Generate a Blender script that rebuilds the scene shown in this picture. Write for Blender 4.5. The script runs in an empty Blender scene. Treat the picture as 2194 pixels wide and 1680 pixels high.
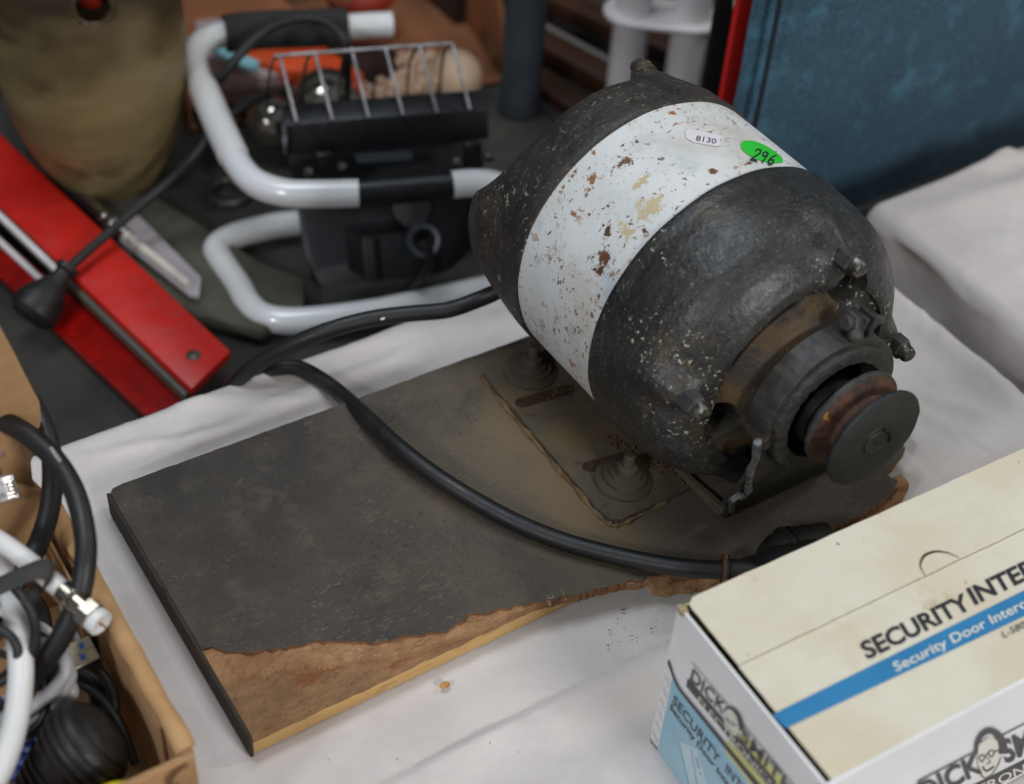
import bpy, bmesh, math, random
from math import sin, cos, pi, radians, sqrt, atan2, hypot
from mathutils import Vector, Matrix, noise
random.seed(7)
V = Vector
sc = bpy.context.scene
COL = sc.collection

# ---------------------------------------------------------------- camera
# world: x runs along the long side of the board, y away along the motor shaft, z up, metres
PCX, PCY, FPX = 1097.0, 840.0, 3215.0
TH, RO, AZ, CH = 0.75552672, 0.07798155, 2.18899463, 0.639
def _tr(v): return V((v[0]*sin(AZ)-v[1]*cos(AZ), v[0]*cos(AZ)+v[1]*sin(AZ), v[2]))
CF = _tr((0, cos(TH), -sin(TH)))
_r0 = _tr((1, 0, 0)); _u0 = _tr((0, sin(TH), cos(TH)))
CR = _r0*cos(RO)+_u0*sin(RO); CU = _u0*cos(RO)-_r0*sin(RO)
CC = V((0, 0, CH))
def ray(x, y): return CF+CR*((x-PCX)/FPX)-CU*((y-PCY)/FPX)
def P(x, y, z=0.0): v = ray(x, y); return CC+v*((z-CH)/v.z)
def PX(x, y, X): v = ray(x, y); return CC+v*(X/v.x)
def PY(x, y, Y): v = ray(x, y); return CC+v*(Y/v.y)
def PD(x, y, D): return CC+ray(x, y)*D
def PL(x, y, o, n):
    v = ray(x, y); return CC+v*((o-CC).dot(n)/v.dot(n))
cam_d = bpy.data.cameras.new('camera'); cam = bpy.data.objects.new('camera', cam_d); COL.objects.link(cam)
cam_d.lens = 36.0*FPX/2194.0; cam_d.sensor_width = 36.0; cam_d.clip_start = 0.02; cam_d.clip_end = 60
m = Matrix((CR, CU, -CF)).transposed().to_4x4(); m.translation = CC; cam.matrix_world = m
cam_d.dof.use_dof = True; cam_d.dof.focus_distance = 0.80; cam_d.dof.aperture_fstop = 5.0
sc.camera = cam
# ---------------------------------------------------------------- light
world = bpy.data.worlds.new('World'); sc.world = world; world.use_nodes = True
world.node_tree.nodes['Background'].inputs[0].default_value = (0.80, 0.86, 1.0, 1)
world.node_tree.nodes['Background'].inputs[1].default_value = 0.13
def area(name, loc, aim, sx, sy, power, colr):
    l = bpy.data.lights.new(name, 'AREA'); l.shape = 'RECTANGLE'; l.size = sx; l.size_y = sy; l.energy = power; l.color = colr
    o = bpy.data.objects.new(name, l); COL.objects.link(o); o.location = loc
    o.rotation_euler = (V(aim)-V(loc)).to_track_quat('-Z', 'Y').to_euler(); return o
area('skylight_lamp', (0.1, 1.1, 2.6), (0.4, 0.5, 0), 1.5, 0.6, 29, (0.84, 0.92, 1.0))
area('front_window_lamp', (0.5, -1.7, 1.35), (0.4, 0.5, 0), 0.45, 0.55, 29, (0.98, 0.97, 0.95))
area('right_window_lamp', (2.5, 0.0, 2.1), (0.4, 0.5, 0), 0.22, 0.45, 15, (1.0, 0.94, 0.86))
area('left_window_lamp', (-1.9, -0.5, 1.7), (0.4, 0.5, 0), 0.30, 0.4, 22, (0.93, 0.96, 1.0))
sc.view_settings.view_transform = 'Standard'; sc.view_settings.look = 'None'
sc.view_settings.exposure = -0.02; sc.view_settings.gamma = 1.0
sc.cycles.use_denoising = True
sc.cycles.max_bounces = 6; sc.cycles.diffuse_bounces = 3; sc.cycles.glossy_bounces = 3; sc.cycles.transmission_bounces = 6

# ---------------------------------------------------------------- materials
def lin(c):
    r = []
    for v in c[:3]:
        v /= 255.0
        r.append(v/12.92 if v <= 0.04045 else ((v+0.055)/1.055)**2.4)
    return (*r, 1)
MATS = {}
def mat(name, base, base2=None, nscale=30, rough=0.5, rough2=None, metal=0.0, bump=0.0, bscale=200, layers=(), stretch=(1, 1, 1),
        spec=0.5, trans=0.0, bump2=0.0, b2scale=20, coat=0.0, alpha=1.0, weave=None, wave=None, sheen=0.0, split=(0.35, 0.65)):
    """layers: (colour, scale, lo, hi, kind, mask_scale, mask_lo, mask_hi) laid over the base one after another"""
    if name in MATS: return MATS[name]
    mt = bpy.data.materials.new(name); mt.use_nodes = True; MATS[name] = mt
    nt = mt.node_tree; N = nt.nodes; L = nt.links; bs = N['Principled BSDF']
    tc = N.new('ShaderNodeTexCoord'); mp = N.new('ShaderNodeMapping'); L.new(tc.outputs['Object'], mp.inputs[0]); mp.inputs['Scale'].default_value = stretch
    co = mp.outputs[0]
    def noi(scale, detail=5, rgh=0.6, off=0.0):
        n = N.new('ShaderNodeTexNoise'); n.inputs['Scale'].default_value = scale; n.inputs['Detail'].default_value = detail; n.inputs['Roughness'].default_value = rgh
        if off:
            a = N.new('ShaderNodeVectorMath'); a.operation = 'ADD'; a.inputs[1].default_value = (off, off*1.7, off*0.6); L.new(co, a.inputs[0]); L.new(a.outputs[0], n.inputs['Vector'])
        else: L.new(co, n.inputs['Vector'])
        return n.outputs['Fac']
    def ramp(src, lo, hi):
        r = N.new('ShaderNodeMapRange'); r.interpolation_type = 'SMOOTHSTEP'; r.inputs['From Min'].default_value = lo; r.inputs['From Max'].default_value = hi; L.new(src, r.inputs['Value']); return r.outputs['Result']
    def mix(fac, a, b):
        x = N.new('ShaderNodeMix'); x.data_type = 'RGBA'; L.new(fac, x.inputs['Factor'])
        for s, v in ((6, a), (7, b)):
            if isinstance(v, tuple): x.inputs[s].default_value = v
            else: L.new(v, x.inputs[s])
        return x.outputs[2]
    c = lin(base)
    if base2 is not None: c = mix(ramp(noi(nscale), *split), lin(base), lin(base2))
    k = 1
    for ly in layers:
        colr, s, lo, hi = ly[:4]; kind = ly[4] if len(ly) > 4 else 'noise'; k += 1
        if kind == 'voronoi':
            vn = N.new('ShaderNodeTexVoronoi'); vn.inputs['Scale'].default_value = s; vn.inputs['Randomness'].default_value = 1
            L.new(co, vn.inputs['Vector']); src = vn.outputs['Distance']; fac = ramp(src, hi, lo)
        else: fac = ramp(noi(s, 6, 0.65, k*0.37), lo, hi)
        if len(ly) > 5:
            mk = ramp(noi(ly[5], 3, 0.5, k*0.61), ly[6], ly[7]); mm = N.new('ShaderNodeMath'); mm.operation = 'MULTIPLY'; L.new(fac, mm.inputs[0]); L.new(mk, mm.inputs[1]); fac = mm.outputs[0]
        c = mix(fac, c, lin(colr))
    if wave:
        w = N.new('ShaderNodeTexWave'); w.inputs['Scale'].default_value = wave[1]; w.inputs['Distortion'].default_value = wave[2]; w.inputs['Detail'].default_value = 3; w.bands_direction = wave[3]
        L.new(co, w.inputs['Vector']); c = mix(ramp(w.outputs['Fac'], 0.3, 0.95), c, lin(wave[0]))
    if isinstance(c, tuple): bs.inputs['Base Color'].default_value = c
    else: L.new(c, bs.inputs['Base Color'])
    if rough2 is not None:
        r = N.new('ShaderNodeMapRange'); r.inputs['From Min'].default_value = 0.3; r.inputs['From Max'].default_value = 0.7; r.inputs['To Min'].default_value = rough; r.inputs['To Max'].default_value = rough2
        L.new(noi(nscale*2.3, 5, 0.6, 3.1), r.inputs['Value']); L.new(r.outputs[0], bs.inputs['Roughness'])
    else: bs.inputs['Roughness'].default_value = rough
    bs.inputs['Metallic'].default_value = metal; bs.inputs['Specular IOR Level'].default_value = spec
    bs.inputs['Transmission Weight'].default_value = trans; bs.inputs['Coat Weight'].default_value = coat
    bs.inputs['Alpha'].default_value = alpha
    if sheen: bs.inputs['Sheen Weight'].default_value = sheen
    last = None
    def addbump(src, dist):
        nonlocal last
        b = N.new('ShaderNodeBump'); b.inputs['Strength'].default_value = 1.0; b.inputs['Distance'].default_value = dist; L.new(src, b.inputs['Height'])
        if last is not None: L.new(last, b.inputs['Normal'])
        last = b.outputs[0]
    if bump2: addbump(noi(b2scale, 4, 0.5, 5.3), bump2)
    if bump: addbump(noi(bscale, 5, 0.6, 7.7), bump)
    if weave:
        for dr in ('X', 'Z'):
            w = N.new('ShaderNodeTexWave'); w.bands_direction = dr; w.inputs['Scale'].default_value = weave[0]; L.new(tc.outputs['Object'], w.inputs['Vector']); addbump(w.outputs['Fac'], weave[1])
    if last is not None: L.new(last, bs.inputs['Normal'])
    return mt

black_paint = mat('black_paint', (32, 32, 33), (46, 45, 42), 60, 0.30, 0.50, bump=0.0005, bscale=300, bump2=0.0005, b2scale=70, spec=0.5,
    layers=[((84, 66, 40), 22, 0.55, 0.76, 'noise'), ((96, 94, 90), 420, 0.57, 0.68, 'noise', 36, 0.44, 0.60), ((24, 24, 26), 90, 0.60, 0.68, 'noise'),
            ((180, 172, 152), 300, 0.60, 0.65, 'noise', 17, 0.52, 0.62), ((150, 143, 128), 620, 0.63, 0.68, 'noise', 22, 0.44, 0.62)])
def brushed(mt, colr, lo, hi, amt=0.6, zc=0.1205):
    """wear that runs round the shell: noise in (angle, length) space"""
    nt = mt.node_tree; N = nt.nodes; L = nt.links; bs = N['Principled BSDF']; src = bs.inputs['Base Color'].links[0].from_socket
    tc = N.new('ShaderNodeTexCoord'); sx = N.new('ShaderNodeSeparateXYZ'); L.new(tc.outputs['Object'], sx.inputs[0])
    sz = N.new('ShaderNodeMath'); sz.operation = 'SUBTRACT'; L.new(sx.outputs['Z'], sz.inputs[0]); sz.inputs[1].default_value = zc
    at = N.new('ShaderNodeMath'); at.operation = 'ARCTAN2'; L.new(sz.outputs[0], at.inputs[0]); L.new(sx.outputs['X'], at.inputs[1])
    cb_ = N.new('ShaderNodeCombineXYZ'); m1 = N.new('ShaderNodeMath'); m1.operation = 'MULTIPLY'; m1.inputs[1].default_value = 0.35; L.new(at.outputs[0], m1.inputs[0])
    m2 = N.new('ShaderNodeMath'); m2.operation = 'MULTIPLY'; m2.inputs[1].default_value = 26.0; L.new(sx.outputs['Y'], m2.inputs[0]); L.new(m1.outputs[0], cb_.inputs[0]); L.new(m2.outputs[0], cb_.inputs[1])
    nz = N.new('ShaderNodeTexNoise'); nz.inputs['Scale'].default_value = 14; nz.inputs['Detail'].default_value = 8; nz.inputs['Roughness'].default_value = 0.75; L.new(cb_.outputs[0], nz.inputs['Vector'])
    mr = N.new('ShaderNodeMapRange'); mr.inputs['From Min'].default_value = lo; mr.inputs['From Max'].default_value = hi; mr.inputs['To Max'].default_value = amt; L.new(nz.outputs['Fac'], mr.inputs['Value'])
    mx = N.new('ShaderNodeMix'); mx.data_type = 'RGBA'; L.new(mr.outputs[0], mx.inputs['Factor']); L.new(src, mx.inputs[6]); mx.inputs[7].default_value = lin(colr); L.new(mx.outputs[2], bs.inputs['Base Color'])
brushed(black_paint, (84, 82, 78), 0.52, 0.72, 0.6)
brown_paint = mat('dusty_brown_paint', (48, 43, 36), (78, 60, 34), 40, 0.55, 0.75, bump=0.0006, bscale=300, bump2=0.0008, b2scale=80,
    layers=[((34, 33, 32), 50, 0.50, 0.64, 'noise'), ((124, 86, 42), 130, 0.60, 0.74, 'noise', 30, 0.45, 0.6), ((150, 130, 96), 420, 0.67, 0.71, 'noise')])
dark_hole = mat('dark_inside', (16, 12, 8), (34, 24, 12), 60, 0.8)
dusty_rear = mat('dusty_rear_paint', (36, 35, 34), (52, 48, 43), 35, 0.45, 0.7, bump=0.0005, bscale=260, bump2=0.0008, b2scale=70,
    layers=[((104, 84, 60), 20, 0.56, 0.78, 'noise'), ((150, 145, 134), 230, 0.585, 0.65, 'noise', 36, 0.45, 0.6), ((112, 108, 100), 420, 0.60, 0.68, 'noise'), ((120, 78, 42), 40, 0.68, 0.76, 'noise')])
brushed(dusty_rear, (110, 102, 88), 0.54, 0.74, 0.6)
ring_metal = mat('scraped_black_metal', (50, 50, 51), (70, 67, 62), 80, 0.45, 0.65, metal=0.25, bump=0.0004, bscale=320, layers=[((100, 76, 48), 60, 0.60, 0.72, 'noise')])
scraped = mat('scraped_grey_edge', (118, 120, 122), (60, 60, 60), 160, 0.5, metal=0.3, bump=0.0004, bscale=400)
rubber = mat('cracked_rubber', (38, 37, 36), (56, 53, 49), 200, 0.55, bump=0.0016, bscale=230)
rust = mat('rusty_groove', (66, 44, 32), (92, 60, 42), 120, 0.7, bump=0.0003, bscale=500, layers=[((48, 36, 30), 90, 0.5, 0.64, 'noise'), ((170, 122, 24), 40, 0.64, 0.72, 'noise')])
pulley_face = mat('pulley_face_metal', (32, 33, 35), (42, 42, 42), 50, 0.42, 0.6, metal=0.2, bump=0.00025, bscale=500, layers=[((104, 68, 42), 55, 0.66, 0.76, 'noise'), ((40, 41, 44), 130, 0.6, 0.7, 'noise')])
bare = mat('bare_bolt_end', (130, 126, 118), (50, 48, 45), 260, 0.38, metal=0.8, bump=0.0003, bscale=600)
plate_dust = mat('dusty_plate', (82, 76, 64), (100, 84, 60), 40, 0.75, 0.9, bump=0.0003, bscale=600, layers=[((66, 60, 52), 70, 0.55, 0.68, 'noise'), ((116, 82, 50), 60, 0.68, 0.76, 'noise')])
board_top = mat('dusty_fibreboard', (66, 60, 56), (86, 77, 68), 12, 0.72, 0.85, bump=0.0004, bscale=500, bump2=0.0006, b2scale=60,
    layers=[((124, 112, 90), 600, 0.57, 0.72, 'noise'), ((52, 50, 48), 9, 0.48, 0.66, 'noise'), ((196, 182, 150), 330, 0.735, 0.76, 'noise'), ((48, 45, 41), 700, 0.56, 0.70, 'noise'), ((112, 96, 72), 24, 0.58, 0.85, 'noise')])
def dust_patch(mt, c, rad, colr, lo=1.0, hi=0.2, amt=1.0):
    nt = mt.node_tree; N = nt.nodes; L = nt.links; bs = N['Principled BSDF']; src = bs.inputs['Base Color'].links[0].from_socket
    tc = N.new('ShaderNodeTexCoord'); sb = N.new('ShaderNodeVectorMath'); sb.operation = 'SUBTRACT'; L.new(tc.outputs['Object'], sb.inputs[0]); sb.inputs[1].default_value = c
    ml = N.new('ShaderNodeVectorMath'); ml.operation = 'MULTIPLY'; L.new(sb.outputs[0], ml.inputs[0]); ml.inputs[1].default_value = (1/rad[0], 1/rad[1], 0)
    ln = N.new('ShaderNodeVectorMath'); ln.operation = 'LENGTH'; L.new(ml.outputs[0], ln.inputs[0])
    nz = N.new('ShaderNodeTexNoise'); nz.inputs['Scale'].default_value = 28; nz.inputs['Detail'].default_value = 5; L.new(tc.outputs['Object'], nz.inputs['Vector'])
    ad = N.new('ShaderNodeMath'); ad.operation = 'MULTIPLY_ADD'; ad.inputs[1].default_value = 1.1; L.new(nz.outputs['Fac'], ad.inputs[0]); L.new(ln.outputs['Value'], ad.inputs[2])
    mr = N.new('ShaderNodeMapRange'); mr.interpolation_type = 'SMOOTHSTEP'; mr.inputs['From Min'].default_value = lo+0.55; mr.inputs['From Max'].default_value = hi+0.55; mr.inputs['To Max'].default_value = amt; L.new(ad.outputs[0], mr.inputs['Value'])
    mx = N.new('ShaderNodeMix'); mx.data_type = 'RGBA'; L.new(mr.outputs[0], mx.inputs['Factor']); L.new(src, mx.inputs[6]); mx.inputs[7].default_value = lin(colr); L.new(mx.outputs[2], bs.inputs['Base Color'])
dust_patch(board_top, (0.215-0.4549, 0.50-0.487, 0), (0.17, 0.20), (50, 48, 45), amt=0.50)
dust_patch(board_top, (0.370-0.4549, 0.47-0.487, 0), (0.13, 0.16), (106, 94, 77), amt=0.7)
dust_patch(board_top, (0.368-0.4549, 0.47-0.487, 0), (0.030, 0.12), (126, 106, 76), amt=0.6)
def flecks(mt, colr, scale, lo, hi, amt=1.0, stretch=(1, 1, 1), mask=None, rot=0.0):
    nt = mt.node_tree; N = nt.nodes; L = nt.links; bs = N['Principled BSDF']; src = bs.inputs['Base Color'].links[0].from_socket
    tc = N.new('ShaderNodeTexCoord'); mp = N.new('ShaderNodeMapping'); mp.inputs['Scale'].default_value = stretch; mp.inputs['Rotation'].default_value = (0, 0, rot); mp.inputs['Location'].default_value = (rot, scale*0.01, 0); L.new(tc.outputs['Object'], mp.inputs[0])
    nz = N.new('ShaderNodeTexNoise'); nz.inputs['Scale'].default_value = scale; nz.inputs['Detail'].default_value = 5; nz.inputs['Roughness'].default_value = 0.65; L.new(mp.outputs[0], nz.inputs['Vector'])
    mr = N.new('ShaderNodeMapRange'); mr.inputs['From Min'].default_value = lo; mr.inputs['From Max'].default_value = hi; mr.inputs['To Max'].default_value = amt; L.new(nz.outputs['Fac'], mr.inputs['Value']); f = mr.outputs[0]
    if mask:
        n2 = N.new('ShaderNodeTexNoise'); n2.inputs['Scale'].default_value = mask; L.new(tc.outputs['Object'], n2.inputs['Vector'])
        m2 = N.new('ShaderNodeMapRange'); m2.inputs['From Min'].default_value = 0.46; m2.inputs['From Max'].default_value = 0.60; L.new(n2.outputs['Fac'], m2.inputs['Value'])
        mm = N.new('ShaderNodeMath'); mm.operation = 'MULTIPLY'; L.new(f, mm.inputs[0]); L.new(m2.outputs[0], mm.inputs[1]); f = mm.outputs[0]
    mx = N.new('ShaderNodeMix'); mx.data_type = 'RGBA'; L.new(f, mx.inputs['Factor']); L.new(src, mx.inputs[6]); mx.inputs[7].default_value = lin(colr); L.new(mx.outputs[2], bs.inputs['Base Color'])
flecks(board_top, (104, 94, 78), 45, 0.52, 0.72, 0.45)
flecks(board_top, (120, 106, 82), 260, 0.56, 0.70, 0.75, (1, 2.2, 1), 20, 0.5)
flecks(board_top, (28, 26, 25), 240, 0.58, 0.70, 0.8, (2, 1, 1), 14)
flecks(board_top, (122, 106, 82), 90, 0.65, 0.72, 0.35, (0.35, 2.5, 1), 12, 0.9)
flecks(board_top, (190, 170, 132), 300, 0.725, 0.75, 0.9)
flake = mat('torn_flake', (160, 122, 86), (140, 102, 70), 70, 0.9, bump=0.0010, bscale=320, bump2=0.0008, b2scale=120, layers=[((112, 76, 50), 380, 0.60, 0.70, 'noise')])
torn = mat('torn_fibre', (128, 96, 66), (148, 112, 78), 60, 0.9, bump=0.0012, bscale=300, bump2=0.001, b2scale=90, stretch=(1, 1.8, 1),
    layers=[((96, 62, 40), 420, 0.58, 0.68, 'noise'), ((128, 78, 44), 40, 0.54, 0.66, 'noise')])
pine = mat('bare_pine_edge', (204, 166, 108), (184, 144, 86), 50, 0.65, bump=0.0003, bscale=500, stretch=(0.12, 1, 1), layers=[((92, 70, 44), 60, 0.64, 0.72, 'noise'), ((160, 118, 66), 300, 0.55, 0.7, 'noise')])
board_side = mat('grimy_board_edge', (62, 52, 42), (44, 38, 33), 40, 0.85, bump=0.0006, bscale=300, stretch=(1, 0.3, 1), layers=[((92, 76, 56), 90, 0.60, 0.72, 'noise'), ((30, 27, 24), 60, 0.58, 0.66, 'noise')])
cord_black = mat('black_cord_rubber', (24, 24, 25), (33, 32, 32), 40, 0.40, 0.55, bump=0.0001, bscale=600, layers=[((80, 74, 66), 300, 0.70, 0.76, 'noise')])
plug_black = mat('black_plug_plastic', (20, 20, 21), (33, 31, 29), 80, 0.4, 0.6, bump=0.0002, bscale=400)
gloss_black = mat('black_lamp_plastic', (15, 16, 18), (22, 23, 25), 40, 0.3, 0.5, bump=0.00015, bscale=400)
lamp_dust = mat('lamp_housing', (16, 18, 21), (26, 28, 31), 30, 0.42, 0.6)
cloth_m = mat('white_cotton', (209, 203, 199), (196, 188, 184), 9, 0.95, bump=0.0002, bscale=900, bump2=0.0016, b2scale=40, sheen=0.1, layers=[((184, 174, 168), 5, 0.55, 0.8, 'noise'), ((170, 130, 96), 420, 0.775, 0.785, 'noise'), ((198, 191, 190), 900, 0.50, 0.70, 'noise')])
cream = mat('yellowed_card', (218, 212, 194), (210, 200, 176), 16, 0.45, 0.6, bump=0.0001, bscale=300, bump2=0.0008, b2scale=20,
    layers=[((208, 192, 156), 8, 0.55, 0.85, 'noise'), ((176, 140, 90), 110, 0.675, 0.72, 'noise'), ((104, 78, 52), 200, 0.70, 0.72, 'noise'), ((186, 172, 140), 40, 0.62, 0.74, 'noise')])
white_card = mat('white_card', (234, 234, 235), (226, 226, 226), 20, 0.45, bump=0.0001, bscale=200, bump2=0.0006, b2scale=25)
card_in = mat('card_inside', (150, 142, 100), (120, 112, 80), 30, 0.8)
ink_black = mat('black_print', (40, 39, 44), None, rough=0.5)
ink_grey = mat('faded_black_print', (66, 64, 68), None, rough=0.5)
ink_blue = mat('blue_print', (44, 128, 178), (40, 120, 170), 40, rough=0.45)
ink_sky = mat('sky_blue_print', (142, 190, 212), (176, 208, 220), 12, rough=0.45)
ink_pale = mat('pale_blue_print', (196, 218, 226), None, rough=0.45)
ink_yellow = mat('yellow_print', (214, 208, 134), None, rough=0.45)
ink_white = mat('white_print', (222, 220, 206), None, rough=0.5)
ink_cyan = mat('cyan_print', (80, 178, 224), None, rough=0.5)
kraft = mat('kraft_cardboard', (172, 134, 94), (158, 120, 82), 20, 0.8, bump=0.0002, bscale=400, bump2=0.0006, b2scale=40)
kraft_edge = mat('kraft_cut_edge', (190, 150, 104), (176, 136, 92), 60, 0.85, bump=0.0001, bscale=500)
white_enamel = mat('white_enamel_tube', (216, 218, 220), (206, 206, 204), 10, 0.18, 0.3, coat=0.4, layers=[((170, 150, 120), 18, 0.70, 0.78, 'noise')])
foam = mat('black_foam_grip', (34, 34, 35), (44, 43, 42), 80, 0.9, bump=0.0008, bscale=300)
chrome = mat('bright_metal', (200, 200, 204), (150, 148, 146), 60, 0.22, metal=1.0)
wire_m = mat('dull_zinc_wire', (150, 150, 152), (110, 110, 110), 60, 0.4, metal=0.6)
dull_metal = mat('dull_metal', (120, 118, 112), (84, 80, 74), 60, 0.4, metal=0.8)
red_plastic = mat('red_reflector_plastic', (196, 30, 18), (176, 26, 18), 12, 0.3, 0.45, layers=[((164, 70, 66), 22, 0.50, 0.80, 'noise')])
red_mesh = mat('red_reflector_mesh', (178, 16, 8), (150, 12, 6), 90, 0.3, weave=(260, 0.0008))
grey_green = mat('grey_green_plastic', (84, 86, 76), None, rough=0.5)
vase_m = mat('olive_glazed_pottery', (132, 116, 80), (110, 96, 62), 9, 0.38, 0.55, bump=0.0003, bscale=60, stretch=(1, 1, 2.5),
    layers=[((66, 50, 30), 6, 0.52, 0.66, 'noise'), ((138, 128, 96), 30, 0.6, 0.8, 'noise'), ((150, 86, 52), 5, 0.70, 0.76, 'noise')])
_nt = vase_m.node_tree; _bs = _nt.nodes['Principled BSDF']; _src = _bs.inputs['Base Color'].links[0].from_socket
_tc = _nt.nodes.new('ShaderNodeTexCoord'); _sx = _nt.nodes.new('ShaderNodeSeparateXYZ'); _nt.links.new(_tc.outputs['Object'], _sx.inputs[0])
_nn = _nt.nodes.new('ShaderNodeTexNoise'); _nn.inputs['Scale'].default_value = 14; _nt.links.new(_tc.outputs['Object'], _nn.inputs['Vector'])
_ma = _nt.nodes.new('ShaderNodeMath'); _ma.operation = 'MULTIPLY_ADD'; _ma.inputs[1].default_value = 0.16; _nt.links.new(_nn.outputs['Fac'], _ma.inputs[0]); _nt.links.new(_sx.outputs['Z'], _ma.inputs[2])
_mr = _nt.nodes.new('ShaderNodeMapRange'); _mr.inputs['From Min'].default_value = 0.215; _mr.inputs['From Max'].default_value = 0.27; _mr.inputs['To Max'].default_value = 0.85; _nt.links.new(_ma.outputs[0], _mr.inputs['Value'])
_mx = _nt.nodes.new('ShaderNodeMix'); _mx.data_type = 'RGBA'; _nt.links.new(_mr.outputs[0], _mx.inputs['Factor']); _nt.links.new(_src, _mx.inputs[6]); _mx.inputs[7].default_value = lin((46, 36, 24)); _nt.links.new(_mx.outputs[2], _bs.inputs['Base Color'])
vase_top = mat('dark_glazed_pottery', (58, 46, 28), (76, 62, 38), 12, 0.35, 0.5, bump=0.0005, bscale=60, stretch=(1, 1, 4))
dark_cloth = mat('dark_grey_cloth', (42, 41, 38), (58, 55, 49), 14, 0.92, bump=0.0006, bscale=300, bump2=0.0012, b2scale=20, sheen=0.05)
olive_pouch = mat('grey_olive_canvas', (84, 82, 70), (70, 68, 60), 20, 0.9, bump=0.0006, bscale=500)
slate = mat('slate_painted_post', (52, 60, 68), (46, 52, 58), 20, 0.55)
pvc = mat('off_white_pvc', (226, 222, 222), (214, 208, 206), 14, 0.4, layers=[((150, 130, 110), 60, 0.70, 0.78, 'noise')])
blue_fab = mat('blue_denim_cloth', (46, 80, 100), (38, 70, 88), 6, 0.9, bump=0.0008, bscale=380, sheen=0.1, layers=[((72, 112, 132), 420, 0.52, 0.68, 'noise'), ((26, 56, 80), 360, 0.54, 0.68, 'noise'), ((60, 104, 124), 40, 0.52, 0.7, 'noise')])
piping_m = mat('dark_blue_piping', (20, 30, 42), None, rough=0.7)
red_cloth = mat('red_fabric', (196, 20, 12), (178, 16, 10), 20, 0.7)
black_plain = mat('matt_black', (14, 14, 15), (22, 21, 20), 20, 0.8)
dark_wood = mat('dark_varnished_wood', (66, 38, 18), (44, 26, 14), 14, 0.4, 0.55, stretch=(1, 0.2, 1))
tan_tray = mat('terracotta_tray', (146, 92, 56), (122, 76, 46), 12, 0.7)
orange_m = mat('orange_plastic', (220, 82, 30), (206, 70, 24), 20, 0.5)
cyan_m = mat('pale_cyan_plastic', (140, 200, 206), None, rough=0.5)
lilac_m = mat('lilac_grey_card', (176, 158, 158), (164, 146, 146), 20, 0.6)
bead_m = mat('pink_cream_bead', (196, 168, 144), (176, 140, 116), 120, 0.5)
ball_m = mat('cream_ball', (186, 160, 134), (168, 142, 116), 20, 0.5)
straw_m = mat('broom_straw', (104, 70, 34), (70, 46, 24), 60, 0.7)
glass_m = mat('dark_glass', (176, 172, 160), None, rough=0.08, metal=0.9)
yellow_m = mat('yellow_plastic', (208, 190, 30), None, rough=0.5)
clear_m = mat('clear_plastic', (238, 238, 240), None, rough=0.12, trans=0.85)
sleeve_m = mat('clear_sleeve', (196, 188, 192), None, rough=0.25, alpha=0.55)
white_cord = mat('white_cord', (224, 224, 222), (214, 213, 210), 30, 0.4)
grey_cord = mat('grey_cord', (168, 168, 170), (156, 155, 156), 30, 0.45)
blue_cord = mat('blue_cord', (28, 62, 128), (24, 54, 112), 30, 0.45)
strap_m = mat('dusty_black_strap', (52, 52, 52), (66, 62, 56), 60, 0.85, bump=0.0008, bscale=700)
nickel = mat('nickel_plate', (196, 190, 176), (160, 150, 130), 80, 0.2, metal=1.0)
copper = mat('copper_wire', (190, 110, 70), None, rough=0.3, metal=1.0)
usb_m = mat('usb_shell', (156, 150, 130), (140, 134, 116), 200, 0.35, metal=0.7)
green_m = mat('green_sticker', (46, 200, 54), None, rough=0.45)
tag_m = mat('paper_tag', (222, 214, 220), None, rough=0.6)
floor_m = mat('dark_floor', (44, 34, 24), (26, 20, 14), 3, 0.9)
flecks(kraft, (140, 104, 70), 300, 0.56, 0.70, 0.5, (1, 1, 3))
flecks(cord_black, (70, 66, 60), 60, 0.62, 0.75, 0.5)
flecks(cream, (190, 172, 132), 14, 0.56, 0.75, 0.5)
flecks(pine, (120, 88, 52), 90, 0.58, 0.70, 0.6, (0.1, 1, 1))
crumb_m = mat('brown_crumb', (140, 84, 44), (90, 56, 34), 200, 0.9)
lint_m = mat('pale_lint', (176, 168, 160), None, rough=0.9)

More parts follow.
